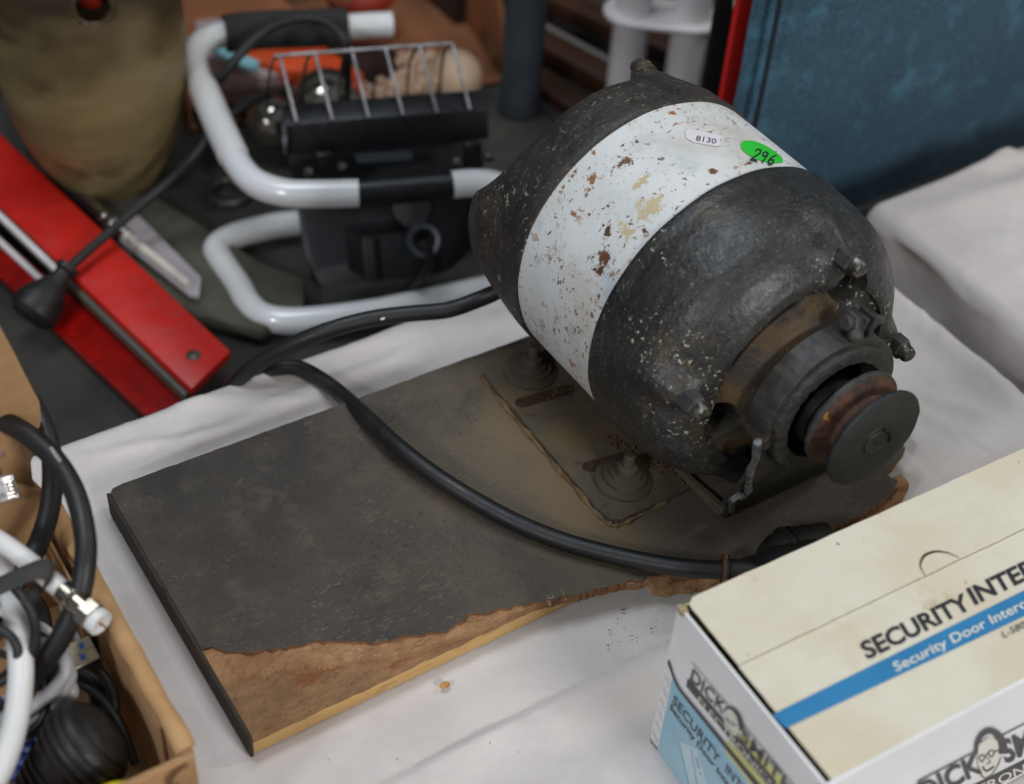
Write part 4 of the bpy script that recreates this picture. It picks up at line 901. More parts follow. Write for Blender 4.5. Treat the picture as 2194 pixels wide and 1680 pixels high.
O('box_wall', abox(xw-0.30, xw-0.0005, yf-0.004, yf, 0.001, ZR-0.004, 0.0006), kraft, cbx, sharp=30)
# standing back flaps
flp = [PY(*q, yb+0.004) for q in ((-40, 640), (0, 700), (30, 755), (60, 815), (84, 860), (88, 895), (80, 950), (66, 990), (70, 1030), (100, 1060), (60, 1200), (-80, 1200), (-120, 800))]
O('box_flap', prism(flp, (0, 0.0022, 0)), kraft, cbx, sharp=30)
flp = [PY(*q, yb-0.008) for q in ((-60, 1010), (40, 1040), (118, 1062), (132, 1080), (110, 1190), (-60, 1400))]
O('box_flap', prism(flp, (0, 0.0022, 0)), kraft, cbx, sharp=30)
# curled front flap at the corner
def curl(u, v):
    a = u*2.6; return V((xw-0.004-0.010*sin(a), yf-0.006-0.0110*(1-cos(a))*0.6+0.004*u, (ZR-0.004)*(1-v)+0.002*v-0.002*u))
gc = grid(24, 4, curl); O('box_flap', (gc[0]+[p+V((0, -0.0012, 0)) for p in gc[0]], gc[1]+[tuple(i+len(gc[0]) for i in f_) for f_ in gc[1]]), kraft, cbx)
def cable(label, pts, r, mt, name='cable', seg=14, group=None, flat=1.0):
    pp = [P(*q) for q in pts]; o = thing(name, label, 'cable', pp[len(pp)//2], group)
    s = O('sheath', tube(pp, r, seg, 8, flat=flat), mt, o); return o, s, pp
c1, s1, pp = cable('thick black power cord looping highest over the cardboard box rim', [(-60, 770, .125), (10, 808, .125), (70, 868, .122), (104, 945, .116), (113, 1020, .108), (104, 1100, .098), (80, 1170, .088), (40, 1240, .076), (-20, 1330, .060)], 0.0050, cord_black, 'power_cord')
c2, s2, pp = cable('thick black power cord curving over the box wall beside the white aerial lead', [(-60, 890, .130), (0, 900, .132), (60, 932, .132), (118, 985, .130), (160, 1055, .127), (181, 1140, .122), (182, 1210, .116), (166, 1290, .104), (128, 1370, .090), (80, 1440, .074), (20, 1520, .055), (-60, 1600, .04)], 0.0050, cord_black, 'power_cord')
tx = PD(112, 968, 0.705)
o = P(106, 962, .137); u = P(126, 990, .1345)-o; v = (P(112, 957, .137)-o)*1.0
O('lettering', lettering('HIGH', o, u, v, 0.0), ink_white, s2, smooth=False)
c3, s3, pp = cable('white coaxial aerial lead ending in a shiny screw connector', [(-70, 1120, .110), (0, 1160, .110), (60, 1203, .109), (110, 1245, .108), (146, 1276, .107)], 0.0046, white_cord, 'coaxial_cable')
d = (P(232, 1350, .104)-pp[-1]).normalized(); o = pp[-1]-d*0.004
cn = O('connector', lathe(o, d, [(0, 0.0047), (0.0006, 0.0054), (0.006, 0.0054), (0.007, 0.0048), (0.009, 0.0050), (0.0095, 0.0058), (0.0155, 0.0056), (0.0160, 0.0042)], 32), nickel, c3, sharp=25)
O('hex_nut', hexprism(o+d*0.0150, d, 0.0065, 0.0068), nickel, cn, sharp=20)
O('end_collar', lathe(o+d*0.0213, d, [(0, 0.0058), (0.0002, 0.0060), (0.0042, 0.0060), (0.0044, 0.0056), (0.0030, 0.0045)], 32), white_cord, cn, sharp=25)
O('centre_pin', tube([o+d*0.022, o+d*0.0285], 0.0006, 8, 1), copper, cn)
# strap round the lead
stp = [P(*q) for q in ((-60, 1280, .112), (0, 1255, .114), (50, 1232, .117), (95, 1216, .118), (108, 1230, .114), (90, 1255, .102), (50, 1290, .092), (20, 1330, .082), (-20, 1380, .07))]
st = O('cable_strap', tube(stp, 0.0052, 12, 8, flat=0.30), strap_m); tag(st, 'dusty black fabric strap wrapped over the white aerial lead', 'strap')
cable('thin flat black lead bent beside the strap', [(30, 1258, .113), (52, 1285, .112), (70, 1320, .106), (76, 1360, .098), (66, 1400, .090), (30, 1435, .082), (-30, 1475, .07)], 0.0024, cord_black)
cable('thin black lead curling at the left edge of the box', [(-40, 1345, .10), (0, 1350, .10), (30, 1372, .098), (38, 1410, .092), (20, 1450, .086), (-40, 1480, .08)], 0.0022, cord_black)
cable('thick white cord running down through the box beside the grey coil', [(-30, 1170, .09), (0, 1215, .092), (28, 1290, .092), (42, 1380, .090), (44, 1460, .086), (32, 1550, .080), (4, 1640, .074), (-40, 1720, .07)], 0.0056, white_cord)
for lab, pts, rr, mt_ in (('thin white lead crossing the middle of the cable box', [(-20, 1300, .075), (40, 1330, .078), (95, 1345, .074), (140, 1400, .066), (150, 1480, .055)], .0018, white_cord),
        ('thin black lead running under the ribbed plug toward the box wall', [(60, 1440, .055), (140, 1455, .050), (210, 1490, .046), (262, 1560, .040), (290, 1640, .03)], .0020, cord_black),
        ('thin grey lead behind the thick black cords at the back of the box', [(20, 1110, .05), (60, 1140, .055), (110, 1230, .056), (150, 1340, .05), (190, 1420, .04)], .0020, grey_cord),
        ('thin black lead looping from the strap down to the blue coil', [(0, 1400, .07), (60, 1420, .072), (98, 1470, .066), (90, 1540, .055), (30, 1590, .05)], .0019, cord_black),
        ('thin brown lead lying on the floor of the cable box by the wall', [(170, 1330, .02), (215, 1420, .02), (262, 1500, .018), (320, 1600, .016)], .0022, mat('brown_lead', (92, 64, 44), None, rough=0.5))):
    cable(lab, pts, rr, mt_)
# grey coil
gc_ = thing('cable_coil', 'coil of pale grey network cable in the cardboard box', 'cable', P(110, 1460, .05))
for k, (dx, dy, z) in enumerate(((0, 0, .070), (8, 26, .062), (0, 52, .060), (12, 84, .055), (-4, 110, .05))):
    O('cable_turn', tube([P(20+dx, 1392+dy, z), P(60+dx, 1380+dy*0.8, z+.006), (P(105+dx*1.2, 1385+dy*0.75, z+.008)), P(136+dx, 1410+dy*0.7, z+.006), P(138+dx, 1445+dy*0.6, z+.002), P(100+dx, 1490+dy*0.5, z-.004), P(40, 1530+dy*0.5, z-.008), P(-30, 1550+dy*0.5, z-.01)], 0.0034, 12, 8), grey_cord, gc_)
bc = thing('cable_coil', 'coil of dark blue network cable under the grey coil', 'cable', P(80, 1600, .03))
for k in range(6):
    y = 1500+k*30
    O('cable_turn', tube([P(-30, y+10, .036), P(40, y+12, .040), P(100, y+26, .040), P(150, y+60, .034), P(180, y+120, .026)], 0.0036, 10, 8), blue_cord, bc)
cable('black lead coiled behind the USB plug', [(130, 1420, .045), (180, 1422, .048), (225, 1450, .048), (246, 1500, .044), (240, 1560, .036)], 0.0024, cord_black, group=None)
bk = thing('cable_coil', 'glossy black cable coil half hidden beside the screw connector', 'cable', P(60, 1320, .04))
for k in range(4):
    O('cable_turn', tube([P(30, 1300+k*6, .05), P(75-k*3, 1285+k*8, .052), P(98-k*5, 1330+k*4, .048), P(92-k*5, 1400, .042), P(50, 1440-k*5, .038)], 0.003, 10, 8), cord_black, bk)
bk2 = thing('cable_coil', 'black cable coil lying in the shade above the round plug', 'cable', P(190, 1460, .03))
for k in range(5):
    O('cable_turn', tube([P(120, 1450+k*5, .030), P(170, 1420+k*9, .034), P(222-k*6, 1450+k*7, .034), P(238-k*8, 1520, .028), P(190, 1580-k*6, .022), P(130, 1560, .02)], 0.0028, 10, 8), cord_black, bk2)
# USB plug
ua, ub, uc = P(137, 1386, .066), P(190, 1361, .064), P(162, 1434, .060)
un = (ub-ua).cross(uc-ua).normalized(); un = un if un.z > 0 else -un
us = thing('usb_plug', 'metal USB plug with two blue windows in the cable box', 'plug', ua)
sh = O('plug_shell', box(ua, ub-ua, uc-ua, -un*0.0046, 0.0003), usb_m, us, sharp=20)
for (fu, fv) in ((0.42, 0.16), (0.30, 0.0)):
    pass
for fv, fu in ((0.30, 0.36), (0.34, 0.36)):
    pass
for (s, t) in ((0.50, 0.24), (0.36, 0.66)):
    o = ua+(ub-ua)*(s-0.02)+(uc-ua)*(t-0.08)+un*0.0001
    O('plug_window', box(o, (ub-ua)*0.20, (uc-ua)*0.22, un*0.0002), blue_cord, sh, smooth=False)
O('plug_seam', box(ua+(uc-ua)*0.49+un*0.0001, (ub-ua)*1.0, (uc-ua)*0.012, un*0.0001), dark_hole, sh, smooth=False)
O('plug_body', tube([P(150, 1395, .062), P(110, 1420, .055), P(60, 1450, .045)], 0.0050, 12, 4), plug_black, us)
# big ribbed plug
pa, pb = P(60, 1700, .040), P(238, 1556, .062); dd = (pb-pa).normalized(); LL = (pb-pa).length
pf = []
for i in range(61):
    t = i/60; r = 0.0078+0.0135*min(1, (t/0.62))**1.1
    if t > 0.72: r = 0.0213*sqrt(max(0.02, 1-((t-0.72)/0.29)**2))
    if t < 0.35: r += 0.0014*(1 if (t*60) % 5 < 3 else -0.4)
    elif t > 0.42: r += 0.0009*(1 if (t*60) % 6 < 4 else -0.6)
    pf.append((t*LL, r))
pg = O('ribbed_plug', lathe(pa, dd, pf, 48), plug_black); tag(pg, 'large round ribbed black rubber plug at the bottom left', 'plug')
yt = O('yellow_tool', tube([P(200, 1712, .05), P(240, 1696, .052), P(300, 1696, .052), P(330, 1715, .05)], 0.0045, 12, 6), yellow_m); tag(yt, 'yellow plastic tool just showing at the bottom of the cable box', 'tool')
# clear modular plugs
for lab, (a, b, w), gp in (('clear network plug on a black lead beside the box flap', ((-4, 1052, .105), (36, 1040, .108), 0.0062), None), ('clear network plug at the left edge above the other clear plug', ((-18, 978, .11), (8, 938, .112), 0.0060), None)):
    pA, pB = P(*a), P(*b); d = (pB-pA).normalized(); s = d.cross(CF).normalized(); n_ = s.cross(d).normalized()
    n_ = -n_ if n_.dot(CF) > 0 else n_
    t = thing('network_plug', lab, 'plug', pA)
    bd = O('plug_body', box(pA-s*w, d*((pB-pA).length), s*2*w, n_*0.0065, 0.0006), clear_m, t, sharp=20)
    for k in range(6): O('contact', box(pA+d*((pB-pA).length*0.72)+s*(-w*0.8+k*w*0.29)+n_*0.0058, d*0.0035, s*0.0006, n_*0.0012), nickel, bd, smooth=False)
    O('latch', box(pA-s*w*0.4+n_*0.0066, d*((pB-pA).length*0.9), s*w*0.8, n_*0.0012, 0.0003), clear_m, bd, sharp=20)
    O('sheath', tube([pA+d*0.004+n_*0.003, pA-d*0.015-V((0, 0, .01)), pA-d*0.035-V((0, 0, .03))], 0.0034, 10, 4), cord_black, t)

# ================================================================= THINGS ON THE DARK TABLE
# --- vase
vb = P(238, 400, ZB)
vz = thing('vase', 'tall olive brown glazed pottery vessel with a round hole, behind the red reflector', 'vase', vb)
vprof = [(0.0, 0.024), (0.005, 0.031), (0.014, 0.039), (0.029, 0.048), (0.050, 0.0570), (0.076, 0.0650), (0.105, 0.0698), (0.14, 0.0720), (0.18, 0.0712), (0.22, 0.069), (0.26, 0.0655), (0.30, 0.061), (0.33, 0.055)]
vprof = dense(vprof, 0.006)
uh = V((CC.x-vb.x, CC.y-vb.y, 0)).normalized(); wh = V((0, 0, 1)).cross(uh)
g = lathe(vb, (0, 0, 1), vprof, 90, False, None, uh, wh)
hz, ha = None, None
v_ = ray(199, 16); A_ = v_.x**2+v_.y**2; B_ = 2*(v_.x*(CC.x-vb.x)+v_.y*(CC.y-vb.y)); C_ = (CC.x-vb.x)**2+(CC.y-vb.y)**2-0.0690**2
pc = CC+v_*((-B_-sqrt(B_*B_-4*A_*C_))/(2*A_))
hh = pc.z-ZB
keep, mi = [], []
for f_ in g[1]:
    c = sum((g[0][i] for i in f_), V((0, 0, 0)))/len(f_)
    dz = c.z-pc.z; dt_ = (c-vb).dot(wh)-(pc-vb).dot(wh); fr = (c-vb).dot(uh) > 0
    if fr and hypot(dz, dt_) < 0.0125: continue
    keep.append(f_); mi.append(1 if c.z > ZB+0.28 else 0)
O('vessel_body', (g[0], keep, mi), [vase_m, vase_top], vz)
hc = V((pc.x, pc.y, pc.z)); hr = (hc-vb); hr.z = 0; hc = V((vb.x, vb.y, pc.z))+ (uh*sqrt(max(0, 0.0685**2-((pc-vb).dot(wh))**2))+wh*(pc-vb).dot(wh))
rim = [hc+wh*(0.0135*cos(2*pi*k/24))+V((0, 0, 0.0135*sin(2*pi*k/24))) for k in range(25)]
O('hole_rim', tube(rim, 0.0022, 8, 1, caps=False), vase_top, vz)
rb = O('red_ball', sphere(hc-uh*0.022, 0.0125, 16, 10), mat('deep_red', (130, 26, 12), None, rough=0.5)); tag(rb, 'red object showing through the round hole of the pottery vessel', 'ornament')

# --- red warning reflector: two bars
def bar(px4, z0, th, mt, parent, nm, bev=0.002, **k):
    return O(nm, prism([P(*q, z0) for q in px4], (0, 0, th), bev), mt, parent, sharp=30, **k)
rt = thing('warning_triangle', 'folded red reflective warning triangle lying across the dark table', 'warning triangle', P(250, 620, ZB))
a0, a1, b0, b1 = (-60, 243), (497, 770), (412, 852), (-60, 398)
bar([a0, a1, b0, b1], -0.066, 0.008, red_plastic, rt, 'reflector_bar')
bar([(-60, 404), (410, 856), (398, 866), (-60, 422)], -0.074, 0.008, grey_green, rt, 'bar_backing', 0.0008)
bar([(-60, 470), (424, 862), (318, 905), (-60, 545)], -0.086, 0.006, red_mesh, rt, 'reflector_bar', 0.0008, label='dark red honeycomb reflector bar underneath')
O('metal_edge', tube([P(-60, 405, -.060), P(135, 592, -.060)], 0.0026, 8, 1), pvc, rt)
O('metal_edge', tube([P(-60, 462, -.078), P(108, 618, -.078)], 0.0026, 8, 1), pvc, rt)
O('rivet', lathe(P(415, 762, -.058), (0, 0, 1), [(0, 0.0052), (0.0012, 0.0046), (0.0018, 0.002)], 20), dull_metal, rt)

# --- chrome rod, sleeve with stick, canvas pouch
pc_ = [(215, 445), (330, 440), (560, 585), (655, 620), (655, 690), (560, 735), (420, 700), (300, 620), (240, 560)]
po = O('canvas_pouch', prism([P(*q, ZB+0.0025) for q in pc_], (0, 0, 0.012), 0.004), olive_pouch, sharp=30); tag(po, 'flat grey olive canvas pouch under the metal rod, between vase and lamp', 'pouch')
rd = thing('metal_rod', 'shiny metal rod lying against the foot of the vase', 'rod', P(200, 440, ZB))
O('rod_tube', tube([P(70, 328, -.070), P(180, 425, -.070), P(272, 512, -.069)], 0.0065, 14, 2), chrome, rd)
O('rod_knurl', lathe(P(225, 468, -.069), (P(262, 502, -.069)-P(225, 468, -.069)), [(0, .007), (.001, .0085), (.004, .0085), (.005, .007), (.009, .007), (.010, .0088), (.015, .0088), (.016, .006)], 20), chrome, rd)
sl = thing('plastic_sleeve', 'clear plastic sleeve holding a pale stick, right of the metal rod', 'packet', P(340, 560, ZB))
O('sleeve', prism([P(*q, -.072) for q in ((262, 470), (300, 470), (432, 602), (428, 642), (406, 640), (238, 508))], (0, 0, 0.004), 0.001), sleeve_m, sl, sharp=30)
O('stick', tube([P(262, 497, -.066), P(405, 610, -.066)], 0.0036, 10, 1), mat('pale_stick', (214, 206, 196), (190, 180, 170), 40, 0.5), sl)

# --- work lamp
wlp = thing('work_lamp', 'black halogen work lamp in a white tubular frame with a wire guard', 'work lamp', P(800, 640, ZB))
TR = 0.0108
def q3(l): return [P(*q) for q in l]
upper0 = [(835, 52, .010), (790, 54, .010), (700, 60, .010), (600, 62, .010), (520, 66, .010), (470, 74, .010), (432, 92, .008), (415, 125, .004), (424, 165, .000), (448, 215, -.006), (478, 285, -.014), (505, 345, -.022), (545, 390, -.028), (610, 413, -.030), (680, 416, -.030), (768, 414, -.030)]
upper = [(835, 52, .020), (790, 54, .020), (700, 60, .020), (600, 62, .020), (520, 66, .020), (470, 74, .020), (432, 92, .018), (415, 125, .016), (424, 165, .014), (448, 215, .012), (478, 285, .010), (505, 345, .008), (545, 390, .006), (610, 413, .005), (680, 416, .005), (768, 414, .005)]
TR = 0.0102
fr_ = O('tube_frame', tube(q3(upper), TR, 20, 6), white_enamel, wlp)
O('tube_end', lathe(P(833, 52, .020), (P(850, 51, .020)-P(830, 52, .020)), [(0, .0103), (0.0008, .0106), (0.003, .0095)], 20), white_enamel, fr_)
O('foam_grip', tube(q3([(482, 72, .020), (560, 64, .020), (650, 61, .020), (745, 57, .020)]), 0.0152, 20, 4), foam, wlp)
sleeve2 = tube(q3([(436, 190, .013), (470, 270, .0105), (500, 335, .008)]), TR+0.0012, 20, 4)
O('frame_joint', sleeve2, white_enamel, fr_)
O('pivot_sleeve', tube(q3([(764, 414, .005), (865, 405, .005), (972, 396, .005)]), 0.0098, 18, 3), gloss_black, wlp)
O('tube_frame', tube(q3([(968, 396, .005), (1020, 392, .005), (1065, 398, .004), (1100, 420, .000), (1130, 460, -.01)]), TR, 20, 6), white_enamel, wlp)
zl = ZB+0.012
lower = [(640, 478, zl), (590, 484, zl), (520, 500, zl), (480, 516, zl), (463, 535, zl), (475, 562, zl), (510, 612, zl), (535, 655, zl), (570, 680, zl), (640, 688, zl), (760, 676, zl), (870, 656, zl), (1000, 628, zl), (1120, 600, zl)]
O('base_frame', tube(q3(lower), TR, 20, 6), white_enamel, wlp)
for q in ((503, 652), (458, 574)): O('rubber_foot', lathe(P(*q, ZB+0.001), (0, 0, 1), [(0, .009), (.006, .0105), (.011, .009)], 20), gloss_black, wlp)
# lamp head: shallow glass-side bezel, tapering housing, terminal box, knob
zt = 0.028
bz = [(603, 268), (1043, 233), (1060, 292), (612, 334)]
fo = P(603, 268, zt); fx = P(1043, 233, zt)-fo
dn = (P(612, 334, zt-.022)-fo)
back = (CF*0.0+V((0, 1, 0)))
hd = O('lamp_bezel', box(fo, fx, dn, V((0.010, 0.018, 0.004)), 0.0008), gloss_black, wlp, sharp=30)
# housing rings lofted from bezel to back
def quadring(c, ux_, uy_, w, h, k=8, e=4.0):
    out = []
    for i in range(4*k):
        a = 2*pi*i/(4*k); ca, sa = cos(a), sin(a); out.append(c+ux_*(w*math.copysign(abs(ca)**(2/e), ca))+uy_*(h*math.copysign(abs(sa)**(2/e), sa)))
    return out
def loft(rings, caps=True):
    n = len(rings[0]); vs = [p for r in rings for p in r]; fs = []
    for i in range(len(rings)-1):
        for k in range(n): a = i*n+k; b = i*n+(k+1) % n; fs.append((a, b, b+n, a+n))
    if caps: fs += [tuple(range(n))[::-1], tuple((len(rings)-1)*n+k for k in range(n))]
    return vs, fs
hx = fx.normalized(); hy = V((0, 0, 1)); hx.z = 0; hx.normalize(); hn = V((hx.y, -hx.x, 0))
secs = [((832, 318, .004), 440, .020), ((830, 350, -.004), 425, .020), ((828, 385, -.015), 400, .020), ((824, 440, -.030), 375, .024), ((818, 500, -.045), 345, .026), ((812, 555, -.058), 310, .020), ((810, 590, -.066), 270, .014)]
rings = []
for (q, wpx, hgt) in secs:
    c = P(*q); dep = (c-CC).dot(CF); rings.append(quadring(c+ray(*q[:2])*0.035, hx, (hy*0.75+V((0, 0.55, 0))).normalized(), wpx/2*dep/FPX, hgt))
O('lamp_housing', loft(rings), lamp_dust, wlp, sharp=40)
for cxp in (690, 1030 - 22):
    o = P(cxp, 322 if cxp < 800 else 300, .012)
    br = O('bracket', box(o-V((.006, .004, .0)), hx*0.012, V((0, .006, 0)), V((0, -.004, -.028)), 0.001), gloss_black, wlp, sharp=20)
    O('screw', lathe(o-hx*0.010-V((0, .004, .016)), -hx, [(0, .0045), (.004, .0045), (.0055, .003)], 12), bare, br)
    O('screw', lathe(o+hx*0.010-V((0, .004, .014)), hx, [(0, .004), (.004, .004), (.0055, .003)], 12), bare, br)
tb0 = P(775, 505, -.028); tbx = P(945, 485, -.028)-tb0; tby = P(785, 605, -.056)-tb0
O('terminal_box', box(tb0, tbx, tby, V((0, .03, -.01)), 0.003), lamp_dust, wlp, sharp=30)
O('terminal_lid', box(tb0+tbx*0.04-V((0, .0015, 0)), tbx*0.10, tby*0.95, V((0, -.004, .001)), 0.001), gloss_black, wlp, sharp=30)
gl = P(908, 515, -.022); gd = (CC-gl).normalized()
O('cable_gland', lathe(gl-gd*0.006, gd, [(0, .0128), (.006, .0128), (.008, .0116), (.0075, .0085), (.004, .0075)], 30, False), mat('grey_gland', (48, 51, 58), None, rough=0.4), wlp)
kn = P(882, 445, -.014)
O('knob', lathe(kn-gd*0.010, gd, [(0, .012), (.004, .0165), (.014, .0165), (.0175, .014), (.018, .004)], 10), gloss_black, wlp, sharp=30)
O('warning_label', box(P(760, 330, .0005), P(880, 322, .0005)-P(760, 330, .0005), P(765, 350, -.008)-P(760, 330, .0005), V((0, -.0006, .0004))), mat('grey_label', (84, 90, 98), None, rough=0.4), wlp, smooth=False)
# wire guard
tops = [(599, 117), (674, 110), (753, 103), (826, 103), (899, 99), (969, 92)]; bots = [(635, 262), (712, 258), (789, 252), (863, 246), (936, 241), (1007, 235)]
for (a, b) in zip(tops, bots):
    O('guard_wire', tube([P(*b, .032), P(b[0]+(a[0]-b[0])*0.5, b[1]+(a[1]-b[1])*0.5, .048), P(*a, .062)], 0.0013, 8, 3), wire_m, wlp)
    O('guard_wire', tube([P(*a, .062), P(a[0]-14, a[1]+14, .056), P(a[0]-22, a[1]+45, .036), P(a[0]-26, a[1]+95, .000), P(a[0]-22, a[1]+135, -.02)], 0.0011, 6, 4), dull_metal, wlp)
O('guard_wire', tube([P(588, 120, .062), P(780, 106, .062), P(968, 93, .062)], 0.0014, 8, 2), wire_m, wlp)
O('guard_wire', tube([P(610, 268, .030), P(611, 300, .020), P(612, 326, .010)], 0.0022, 8, 1), chrome, wlp)
# lamp lead and plug
ld = [(905, 520, -.020), (920, 545, -.030), (905, 590, -.050), (870, 620, -.075)]
O('lamp_lead', tube(q3(ld), 0.0034, 10, 6), cord_black, wlp)
lead = [(742, 205, -.03), (744, 150, .01), (738, 90, .035), (700, 48, .045), (640, 40, .046), (580, 60, .044), (530, 100, .038), (490, 145, .026), (466, 175, .012)]
O('lamp_lead', tube(q3(lead), 0.0038, 10, 6), cord_black, wlp)
lead = [(610, 190, -.03), (560, 205, .0), (510, 235, .006), (460, 280, .006), (420, 330, -.004), (360, 390, -.024), (290, 450, -.036), (220, 510, -.044), (140, 580, -.048)]
O('lamp_lead', tube(q3(lead), 0.0036, 10, 6), cord_black, wlp)
pp = q3([(150, 568, -.048), (86, 650, -.062)]); d = (pp[1]-pp[0]).normalized()
O('plug', lathe(pp[0], d, [(0, .0050), (.001, .0085), (.005, .0088), (.007, .0062), (.013, .0068), (.020, .0105), (.028, .0150), (.036, .0178), (.044, .0175), (.048, .014)], 30), plug_black, wlp)
O('lamp_lead', tube(q3([(438, 215, -.03), (420, 235, -.06), (425, 262, -.07), (450, 275, -.074), (480, 330, -.078), (500, 380, -.08)]), 0.0032, 10, 6), cord_black, wlp)
# dark disc shapes by the frame
rg = O('metal_ring', tube([P(492, 412, ZB+.004)+V((0.016*cos(2*pi*k/20), 0.016*sin(2*pi*k/20), 0)) for k in range(21)], 0.0022, 8, 1, caps=False), dull_metal); tag(rg, 'dull metal ring on the dark cloth under the lamp frame', 'ring')

# --- terracotta tray with its contents
f0 = P(400, 285, ZB); f1 = P(1082, 178, ZB); tx_ = (f1-f0); ty_ = V((-tx_.y, tx_.x, 0)).normalized()*0.26
tr = thing('storage_tray', 'open tan cardboard tray of oddments behind the work lamp', 'tray', (f0+f1)/2)
O('tray_floor', box(f0, tx_, ty_, (0, 0, 0.003)), tan_tray, tr)
O('tray_wall', box(f0+ty_, tx_, ty_.normalized()*0.004, (0, 0, 0.11), 0.001), tan_tray, tr, sharp=30)
w0 = f1; 
O('tray_wall', prism([w0, w0+ty_, w0+ty_+V((0, 0, .11)), w0+ty_*0.15+V((0, 0, .085)), w0+V((0, 0, .03))], tx_.normalized()*0.004, 0.001), tan_tray, tr, sharp=30)
O('tray_wall', box(f0, tx_.normalized()*0.004, ty_, (0, 0, 0.10), 0.001), tan_tray, tr, sharp=30)
def onpt(px, py, z=0): return P(px, py, z)
ob = O('orange_case', prism([P(*q, -.045) for q in ((500, 105), (660, 108), (780, 190), (775, 222), (640, 190), (495, 150))], (0, 0, 0.016), 0.003), orange_m, sharp=30); tag(ob, 'flat orange plastic case in the tray behind the lamp handle', 'case')
cy = O('cyan_strip', prism([P(*q, -.026) for q in ((436, 104), (455, 98), (556, 138), (552, 158), (535, 156))], (0, 0, 0.004), 0.001), cyan_m, sharp=30); tag(cy, 'pale cyan strip lying on the lilac card box', 'strip')
lb = O('card_box', prism([P(*q, -.075) for q in ((425, 130), (470, 122), (640, 165), (660, 230), (560, 255), (440, 200))], (0, 0, 0.040), 0.002), lilac_m, sharp=30); tag(lb, 'lilac grey card box under the cyan strip', 'box')
bl = O('cream_ball', sphere(P(976, 165, -.066), 0.024, 24, 16), ball_m); tag(bl, 'round cream ball at the right end of the tan tray', 'ball')
bn = thing('bead_strings', 'strings of pink and cream beads heaped in the tan tray', 'beads', P(860, 185, ZB))
bs_ = []
for k in range(260):
    px = random.uniform(780, 935); py = 205-(px-780)*0.12+random.uniform(-75, 6)+max(0, (830-px)*0.8); c = P(px, py, -.070+random.uniform(0, .012)); bs_.append(sphere(c, random.uniform(.0032, .0048), 7, 5))
ob_ = O('beads', join(*bs_), [bead_m], bn); ob_['kind'] = 'stuff'
O('bead_core', sphere(P(860, 172, -.080), 0.040, 20, 10, (1.3, .8, .35)), bead_m, bn)
db = O('dark_bowl', sphere(P(735, 150, -.06), 0.036, 20, 10, (1.5, .9, .5)), mat('maroon_glaze', (52, 22, 18), (36, 16, 12), 20, 0.4)); tag(db, 'dark maroon bowl between the orange case and the beads', 'bowl')
# ornaments in front of the tray: glass balls
for lab, q, r in (('large dark glass ball reflecting light, behind the wire guard', (700, 232, -.055), .034), ('small silvery glass ball left of the large glass ball', (585, 262, -.060), .022)):
    gb = O('glass_ball', sphere(P(*q), r, 28, 18), glass_m); tag(gb, lab, 'ball')
yb_ = O('yellow_disc', lathe(P(835, 243, ZB), (0, 0, 1), [(0, .012), (.005, .012), (.007, .008)], 20), yellow_m); tag(yb_, 'small yellow plastic cap just behind the lamp housing', 'cap')
ot = O('amber_trinket', join(sphere(P(462, 225, -.06), .008, 10, 8), sphere(P(455, 215, -.055), .005, 10, 8)), mat('amber', (210, 140, 40), None, rough=0.3)); tag(ot, 'small amber trinket between the white frame tube and the lamp lead', 'trinket')

# --- post, PVC tubes, planks, brooms, red cap
pb_ = P(1112, 232, ZB)
ps = O('table_post', lathe(pb_+V((0, 0, .001)), (0, 0, 1), [(0, .0185), (.001, .0192), (.006, .0180), (.5, .0178)], 32), slate); tag(ps, 'dark slate coloured round post standing on the dark table', 'post')
pv = thing('pipe_bracket', 'pair of upright off-white plastic tubes joined by an oval plate', 'plastic tubes', P(1395, 230, ZB))
ta2 = P(1333, 215, ZB); tb2 = P(1452, 228, ZB)
ta = V((ta2.x, ta2.y, 0)); tb_ = V((tb2.x, tb2.y, 0))
for b in (ta, tb_): O('tube', lathe((b.x, b.y, ZB), (0, 0, 1), [(0, .0158), (.40, .0158)], 32), pvc, pv)
dv = (tb_-ta); dvn = dv.normalized(); wv = V((-dvn.y, dvn.x, 0)); zc_ = PY(1420, 36, (ta.y+tb_.y)/2).z
ol = []
for k in range(13): an = pi/2+pi*k/12; ol.append(ta+dvn*(cos(an)*.026)+wv*(sin(an)*.026))
for k in range(13): an = -pi/2+pi*k/12; ol.append(tb_+dvn*(cos(an)*.026)+wv*(sin(an)*.026))
O('oval_plate', prism([V((p.x, p.y, zc_)) for p in ol], (0, 0, .004), .001), pvc, pv, sharp=30)
for k, (a, b, z, w_, lab) in enumerate((((1150, 70), (1345, 175), -.07, .028, 'middle dark brown wooden slat between the slate post and the white tubes'), ((1140, 150), (1290, 250), -.08, .026, 'lowest dark brown wooden slat right of the slate post foot'), ((1165, -25), (1480, 110), -.06, .026, 'dark wooden slat nearest the top edge behind the oval plate'))):
    A = P(*a, z); B = P(*b, z); w = V((0, 0, 1)).cross((B-A)).normalized()*w_
    pk = O('wooden_slat', box(A-w/2-(B-A)*0.1, (B-A)*1.15, w, (0, 0, -.018), .002), dark_wood, sharp=30); tag(pk, lab, 'wooden slat')
gb = O('grey_board', box(P(1150, 100, -.078), P(1420, 250, -.078)-P(1150, 100, -.078), V((.03, .04, 0)), V((0, 0, -.006)), .001), mat('grey_card', (118, 112, 110), None, rough=0.8), sharp=30); tag(gb, 'thin grey strip lying between the dark brown slats', 'board')
db_ = O('dark_crate', abox(P(1200, 0, ZB).x-.12, P(1200, 0, ZB).x+.5, P(1200, 0, ZB).y+0.0, P(1200, 0, ZB).y+.2, -.2, -.03, .003), mat('dark_crate_wood', (52, 34, 22), (34, 24, 17), 8, 0.7), sharp=30); tag(db_, 'dark brown crate behind the slats at the top edge', 'crate')
